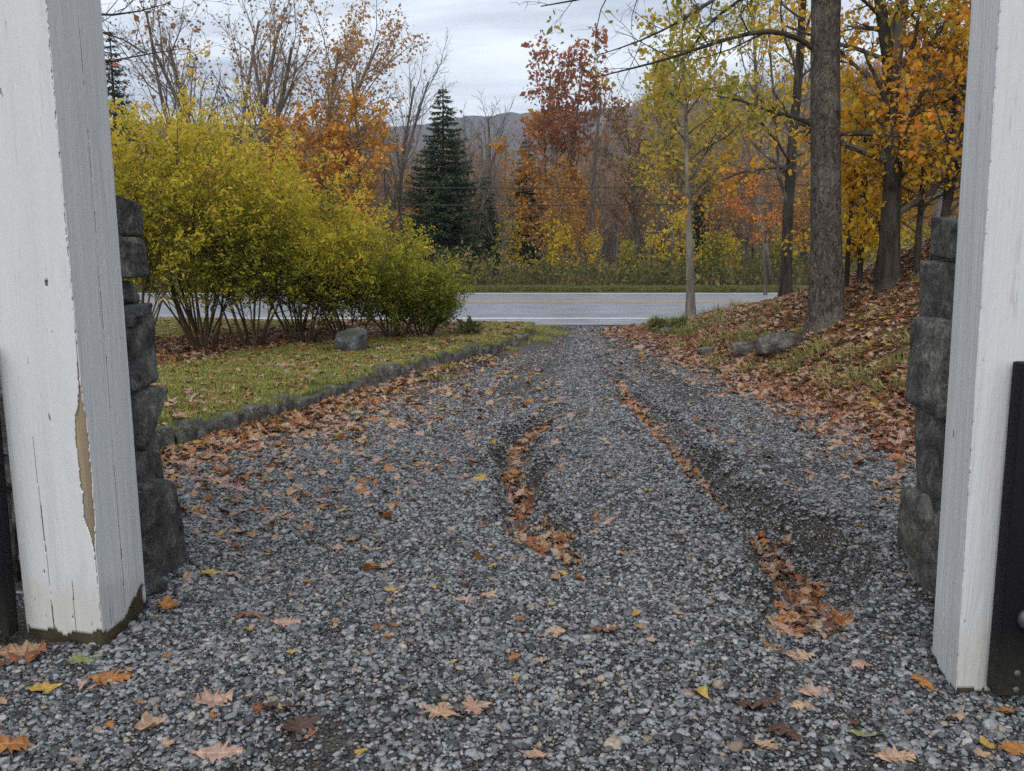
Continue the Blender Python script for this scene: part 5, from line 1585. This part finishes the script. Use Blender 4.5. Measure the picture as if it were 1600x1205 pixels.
# conifers
def spruce(u, vtop, y, seed, label, width=.27, bare=.0, droop=.25, dens=1.0):
    base = np.array([at(u, 380, y)[0], y, 0.0]); base[2] = float(h_ground(base[0], base[1])) - .05
    Hh = at(u, vtop, y)[2] - base[2]
    r_ = np.random.default_rng(seed)
    root = empty('spruce_tree', tuple(base)); tag(root, label, 'tree')
    pts = np.stack([np.zeros(12), np.zeros(12), np.linspace(-.2, Hh, 12)], 1); pts[1:, :2] += r_.normal(0, .02, (11, 2))
    V, f = tubes([(pts, np.linspace(.016 * Hh + .03, .012, 12))], 8)
    obj('trunk', mesh('trunk', V, f, [M['bark_dark']], True), root)
    bran, C, D, S_ = [], [], [], []
    z = Hh * .05
    while z < Hh * .985:
        q = z / Hh
        R = Hh * width * (1 - q) ** .82 * (1 if q > .12 else .6) + .06
        nb = int(r_.integers(6, 9))
        a0 = r_.uniform(0, 6.28)
        for k in range(nb):
            if r_.random() < bare * (1 - q): continue
            a = a0 + 6.28 * k / nb + r_.normal(0, .2); Rl = R * r_.uniform(.62, 1.12)
            tt = np.linspace(0, 1, 6)
            zz_ = z + Rl * (.12 * tt - droop * tt ** 1.4 + .22 * tt ** 3) + r_.normal(0, .03)
            p = np.stack([np.cos(a) * Rl * tt, np.sin(a) * Rl * tt, zz_], 1)
            bran.append((p, np.linspace(.018, .005, 6)))
            m_ = int(Rl * 46 * dens) + 6
            tq = r_.uniform(.12, 1, m_); o = np.stack([np.interp(tq, tt, p[:, j]) for j in range(3)], 1)
            side = np.array([-np.sin(a), np.cos(a), 0]) * r_.choice([-1, 1], m_)[:, None]; out = np.array([np.cos(a), np.sin(a), 0])
            ln = (.10 + .24 * Rl * (1 - tq * .75)) * r_.uniform(.6, 1.2, m_)
            off = r_.uniform(0, .65, m_)[:, None] * ln[:, None]
            d = unit(side * .8 + out * .75 + np.array([0, 0, -.35]) + r_.normal(0, .22, (m_, 3)))
            C.append(o + d * off); D.append(d); S_.append(np.clip(ln * .8, .10, .42))
        z += Hh * .020 + .055
    C, D, S_ = np.concatenate(C), np.concatenate(D), np.concatenate(S_)
    V, f = tubes(bran, 3)
    obj('branches', mesh('branches', V, f, [M['bark_dark']], True), root)
    n_ = len(C)
    V, f = cards(C, D * 4, S_, .34, r_, .1, .22)
    tn = np.clip(.35 + .5 * (fbm(C[:, 0] * 1.2, C[:, 1] * 1.2, C[:, 2] * 1.2, seed, 2) - .5) + r_.normal(0, .2, n_), 0, 1)
    obj('crown', mesh('crown', V, f, [M['needle']], False, {'tint': np.repeat(tn, 4)}), root)
    return root


spruce(694, 132, 38, 501, 'tall dark green spruce with pointed top beyond the road', .30, .0, .28, 1.5)
spruce(822, 215, 43, 502, 'darker lower spruce between tall spruce and red maple', .26, .25, .3, .8)
spruce(192, 38, 38, 503, 'dark conifer seen beside the white post above the shrubs', .20, .15, .2, .9)
spruce(1095, 290, 42, 504, 'small dark spruce low behind the slim roadside tree', .30, .2, .3, .8)
spruce(760, 270, 45, 505, 'half hidden dark spruce beside the tall spruce', .30, .15, .3, .8)

# overhanging bare branch tips beside the white post: a tree standing on the lawn out of view
base = np.array([-9.2, 13.0, float(height(-9.2, 13.0))])
sk = Skel(520)
TW = dict(n=[9, 8, 6, 5], wob=[.05, .13, .18, .2], up=[.0, -.01, .0, .0], max=3, kids=[6, 8, 4], start=[.5, .2, .2], ang=[45, 38, 36], len=[.4, .36, .45], rr=[.5, .5, .55], rmin=.0045, tips=1)
for pix, r0, r1 in (([(-230, -60), (-60, -40), (60, 10), (165, 30), (210, 26), (262, 5)], .06, .005), ([(-230, 20), (-60, 40), (80, 50), (160, 42), (215, 60), (226, 84)], .05, .006),
                    ([(-230, 120), (-40, 110), (100, 105), (180, 98), (235, 82), (262, 70), (285, 76)], .05, .004), ([(-230, -150), (-50, -130), (100, -60), (200, -30), (300, -10)], .05, .005)):
    add_limb(sk, poly(pix, 13.0, base), r0, r1, 1, TW, 12, 12, .45)
root = plant('bare_tree', 'bare overhanging branches beside the top of the chipped white post', 'tree', tuple(base), sk, (M['bark_grey'], M['bark_dark']),
             dict(mat=M['lf_red'], per=3, size=.09, aspect=.6, jitter=.06, tint=tint_noise(.3), keep=lambda C, r2: (r2.random(len(C)) < .06)), None, (), (8, 5, 3, 3))
tp_ = np.array([[0, 0, -.2], [.1, 0, 1.5], [0, 0, 3], [.2, .0, 5.0], [.1, 0, 7.0]])
tp_[1:, 0] += np.interp(tp_[1:, 2], [0, 3, 7], [0, -.0, .2])
V, f = trunk_mesh(smooth_poly(tp_, 16), np.linspace(.2, .1, 16), 9, 14); obj('trunk', mesh('trunk', V, f, [M['bark_grey']], True), root)

# ------------------------------------------------------------------ the rest of the wood: copies of a few kinds
def proto(name, seed, Hh, mats, leaf, Pm, r0, stems=1):
    sk = Skel(seed)
    for k in range(stems):
        a = 2.1 * k; d = np.array([math.cos(a) * .2 * (stems > 1), math.sin(a) * .2 * (stems > 1), 1])
        grow(sk, np.array([0, 0, -.3]), d, Hh * (1 - .12 * k), r0, 0, Pm)
    return plant(name, None, None, (0, 0, 0), sk, mats, leaf, None, (0,), (7, 4, 3, 3, 3))


T1 = tall(1)
T2 = dict(tall(1), kids=[14, 7, 5], ang=[44, 38, 38])
SAP = dict(n=[8, 6, 4, 3], wob=[.05, .12, .18, .2], up=[.02, .05, .0, 0], max=2, kids=[13, 6], start=[.18, .15], ang=[44, 42], len=[.42, .5], rr=[.5, .5], rmin=.007, tips=4)
kinds = {
    'bare_a': (proto('bare_tree', 601, 9.0, DK, None, T1, .12), 'thin bare grey tree in the wood beyond the road', 'bare trees in the wood'),
    'bare_b': (proto('bare_tree', 602, 8.0, DK, dict(mat=M['lf_brown'], per=2, size=.17, aspect=.7, jitter=.15, tint=tint_noise(.5), keep=lambda C, r2: r2.random(len(C)) < .16), T2, .11), 'bare tree with last brown leaves in the wood', 'brown leaved trees in the wood'),
    'brown': (proto('oak_tree', 603, 7.0, DK, dict(mat=M['lf_tanleaf'], per=3, size=.16, aspect=.72, jitter=.15, tint=tint_noise(.55), keep=lambda C, r2: r2.random(len(C)) < .42), T2, .12), 'russet brown tree in the wood beyond the road', 'russet trees in the wood'),
    'gold': (proto('maple_tree', 604, 6.0, DK, dict(mat=M['lf_orange'], per=3, size=.18, aspect=.72, jitter=.15, tint=tint_noise(.6), keep=lambda C, r2: r2.random(len(C)) < .42), T2, .11), 'orange gold tree in the wood beyond the road', 'orange trees in the wood'),
    'yellow': (proto('sapling', 605, 3.2, DK, dict(mat=M['lf_gold'], per=3, size=.15, aspect=.65, jitter=.15, tint=tint_noise(.30), keep=lambda C, r2: r2.random(len(C)) < .62), SAP, .04), 'yellow leaved sapling at the wood edge', 'yellow saplings at the wood edge'),
    'olive': (proto('sapling', 606, 2.6, DK, dict(mat=M['lf_olive'], per=3, size=.15, aspect=.65, jitter=.15, tint=tint_noise(.55), keep=lambda C, r2: r2.random(len(C)) < .62), SAP, .04, 2), 'olive green sapling at the wood edge', 'olive saplings at the wood edge'),
}
first = {k: True for k in kinds}


PH = {'bare_a': 10.2, 'bare_b': 9.0, 'brown': 8.0, 'gold': 7.0, 'yellow': 3.4, 'olive': 3.0}


def put(kind, x, y, s):
    src, lab, grp = kinds[kind]
    u_ = 800 + F * x / y
    s = min(s, (1.6 + y * float(np.interp(u_, [300, 600, 720, 1000, 1100, 1400], [.115, .115, .095, .095, .12, .14])) * random.uniform(.8, 1.0)) / PH[kind])
    z = float(h_ground(x, y)) - .03
    rz = random.uniform(0, 6.28); sc3 = (s * random.uniform(.88, 1.12), s * random.uniform(.88, 1.12), s)
    if first[kind]:
        o = src; first[kind] = False; o.location = (x, y, z); o.rotation_euler = (0, 0, rz); o.scale = sc3
    else:
        o = copy_tree(src, (x, y, z), rz, sc3)
    tag(o, lab, 'tree', grp)


random.seed(21)
for k in range(62):
    y = random.uniform(37, 66); u = -150 + 1800 * ((k * .618) % 1) + random.uniform(-20, 20)
    x = (u - 800) / F * y
    if 640 < u < 745 and y < 46: continue
    kind = random.choices(['bare_a', 'bare_b', 'brown', 'gold'], [5, 4, 3, 1.4])[0]
    put(kind, x, y, random.uniform(.62, .98) * (1 if y < 50 else 1.1) * (.72 if 940 < u < 1000 or 720 < u < 800 else .92))
for k in range(24):
    y = random.uniform(34.6, 39); u = 560 + 900 * ((k * .618) % 1)
    if 625 < u < 775: continue
    put(random.choices(['yellow', 'olive'], [3, 2])[0], (u - 800) / F * y, y, random.uniform(.5, .9))

for kd, (src, lab, grp) in kinds.items():
    same = sorted([o for o in COL.objects if o.get('group') == grp], key=lambda o: o.location.x / o.location.y)
    for k, o in enumerate(same):
        o['label'] = ordinal(k + 1) + ' ' + lab + ', counted from the chipped post'

# undergrowth along the far verge
r_ = np.random.default_rng(77)
ns = 2600
bx = r_.uniform(-26, 26, ns); by = r_.uniform(31.5, 38.0, ns); hh = (.45 + 1.45 * fbm(bx * .5, by * .4, 0, 90, 3) ** 1.3) * r_.uniform(.45, 1.25, ns)
st = []
for k in range(ns):
    p0 = np.array([bx[k], by[k], .02]); d = np.array([r_.normal(0, .22), r_.normal(0, .22), 1]) * hh[k]
    st.append((np.stack([p0, p0 + d * .5 + r_.normal(0, .03, 3), p0 + d]), np.array([.008, .006, .003])))
V1, f1 = tubes(st, 3)
f1t = np.concatenate([f1[:, [0, 1, 2]], f1[:, [0, 2, 3]]])
q = r_.integers(0, ns, 30000); tq = r_.uniform(.12, 1.05, len(q)) ** .8
P0 = np.array([s_[0][0] for s_ in st])[q]; P2 = np.array([s_[0][2] for s_ in st])[q]
C = P0 + (P2 - P0) * tq[:, None] + r_.normal(0, .09, (len(q), 3))
V2, f2 = cards(C, unit(P2 - P0), .13 * np.exp(r_.normal(0, .3, len(q))), .55, r_, .2)
tn = np.clip(.40 + 1.1 * (fbm(C[:, 0] * .6, C[:, 1] * .6, C[:, 2], 91, 3) - .5) + .15 * (C[:, 2] < .4) + r_.normal(0, .16, len(q)), 0, 1)
Vt = np.concatenate([V1, V2]); ft = np.concatenate([f1t, f2 + len(V1)])
mi = np.concatenate([np.zeros(len(f1t), int), np.ones(len(f2), int)])
ug = obj('undergrowth', mesh('undergrowth', Vt, ft, [M['bark_brown'], M['lf_under']], False, {'tint': np.concatenate([np.zeros(len(V1)), np.repeat(tn, 4)])}, mi))
tag(ug, 'tangled green and brown undergrowth along the far verge', kind='stuff')

# far wood that reads as one mass: instanced crowns from the same kinds
def merged(kind):
    vs_, fs_, mi_, tn_, ms, n0 = [], [], [], [], [], 0
    for ch in kinds[kind][0].children:
        me = ch.data; nv = len(me.vertices)
        co = np.empty(nv * 3, np.float32); me.vertices.foreach_get('co', co); co = co.reshape(-1, 3)
        for pgn in me.polygons:
            fs_.append([v + n0 for v in pgn.vertices]); mi_.append(len(ms))
        a = me.attributes.get('tint'); tt = np.zeros(nv, np.float32)
        if a: a.data.foreach_get('value', tt)
        vs_.append(co); tn_.append(tt); ms.append(me.materials[0]); n0 += nv
    return mesh('far_tree', np.concatenate(vs_), fs_, ms, False, {'tint': np.concatenate(tn_)}, mi_)


far_protos = [merged(k) for k in ('bare_a', 'bare_b', 'brown', 'gold')]
r_ = np.random.default_rng(88)
n_ = 1500
y = 66 + 150 * r_.random(n_) ** 1.3; x = r_.uniform(-.72, .72, n_) * y
P = np.stack([x, y, h_ground(x, y) - .2], 1)
pi_ = r_.choice(4, n_, p=[.36, .30, .22, .12]); sc_ = r_.uniform(.75, 1.15, n_)
scatter('far_woodland', P, np.stack([np.zeros(n_), np.zeros(n_), r_.uniform(0, 6.28, n_)], 1), sc_, pi_, far_protos, 'far autumn woodland stretching back to the hills')
hm = hill_near.data; nv = len(hm.vertices); co = np.empty(nv * 3, np.float32); hm.vertices.foreach_get('co', co); co = co.reshape(-1, 3)
k = r_.integers(0, nv, 5000); P = co[k] + np.stack([r_.normal(0, 2.5, 5000), r_.normal(0, 2.5, 5000), np.full(5000, -.8)], 1)
pi_ = r_.choice(4, 5000, p=[.40, .32, .20, .08])
scatter('hillside_woodland', P, np.stack([np.zeros(5000), np.zeros(5000), r_.uniform(0, 6.28, 5000)], 1), r_.uniform(.8, 1.3, 5000), pi_, far_protos, 'bare and russet trees covering the near hillside')

# ------------------------------------------------------------------ overhead wires
m, t, b = new_mat('wire_black', .6, .3); b.inputs['Base Color'].default_value = (.02, .02, .02, 1); M['wire'] = m
for vv, lab, th in (((286, 294), 'upper overhead wire strung along the far side of the road', .034), ((312, 321), 'lower overhead wire strung along the far side of the road', .036)):
    a = at(-200, vv[0] - 14, 32.4); c = at(1800, vv[0] - 14, 32.4); m_ = at(800, vv[1], 32.4)
    tt = np.linspace(-1, 1, 40)
    pts = np.stack([a[0] + (c[0] - a[0]) * (tt + 1) / 2, np.full(40, 32.4), m_[2] + (a[2] - m_[2]) * tt ** 2], 1)
    V, f = tubes([(pts, np.full(40, th * .5))], 5)
    tag(obj('overhead_wire', mesh('overhead_wire', V, f, [M['wire']], True)), lab, 'wire', 'overhead wires')

# ------------------------------------------------------------------ haze
hz = bpy.data.materials.new('haze'); hz.use_nodes = True
t = hz.node_tree; t.nodes.clear()
o_ = t.nodes.new('ShaderNodeOutputMaterial'); pv = t.nodes.new('ShaderNodeVolumePrincipled')
pv.inputs['Color'].default_value = (.72, .83, 1.0, 1); pv.inputs['Density'].default_value = .00035; pv.inputs['Anisotropy'].default_value = .2
t.links.new(pv.outputs[0], o_.inputs['Volume'])
V, f = box(-2250, 2250, -450, 1750, -8, 225)
tag(obj('haze', mesh('haze', V, f, [hz])), kind='stuff')
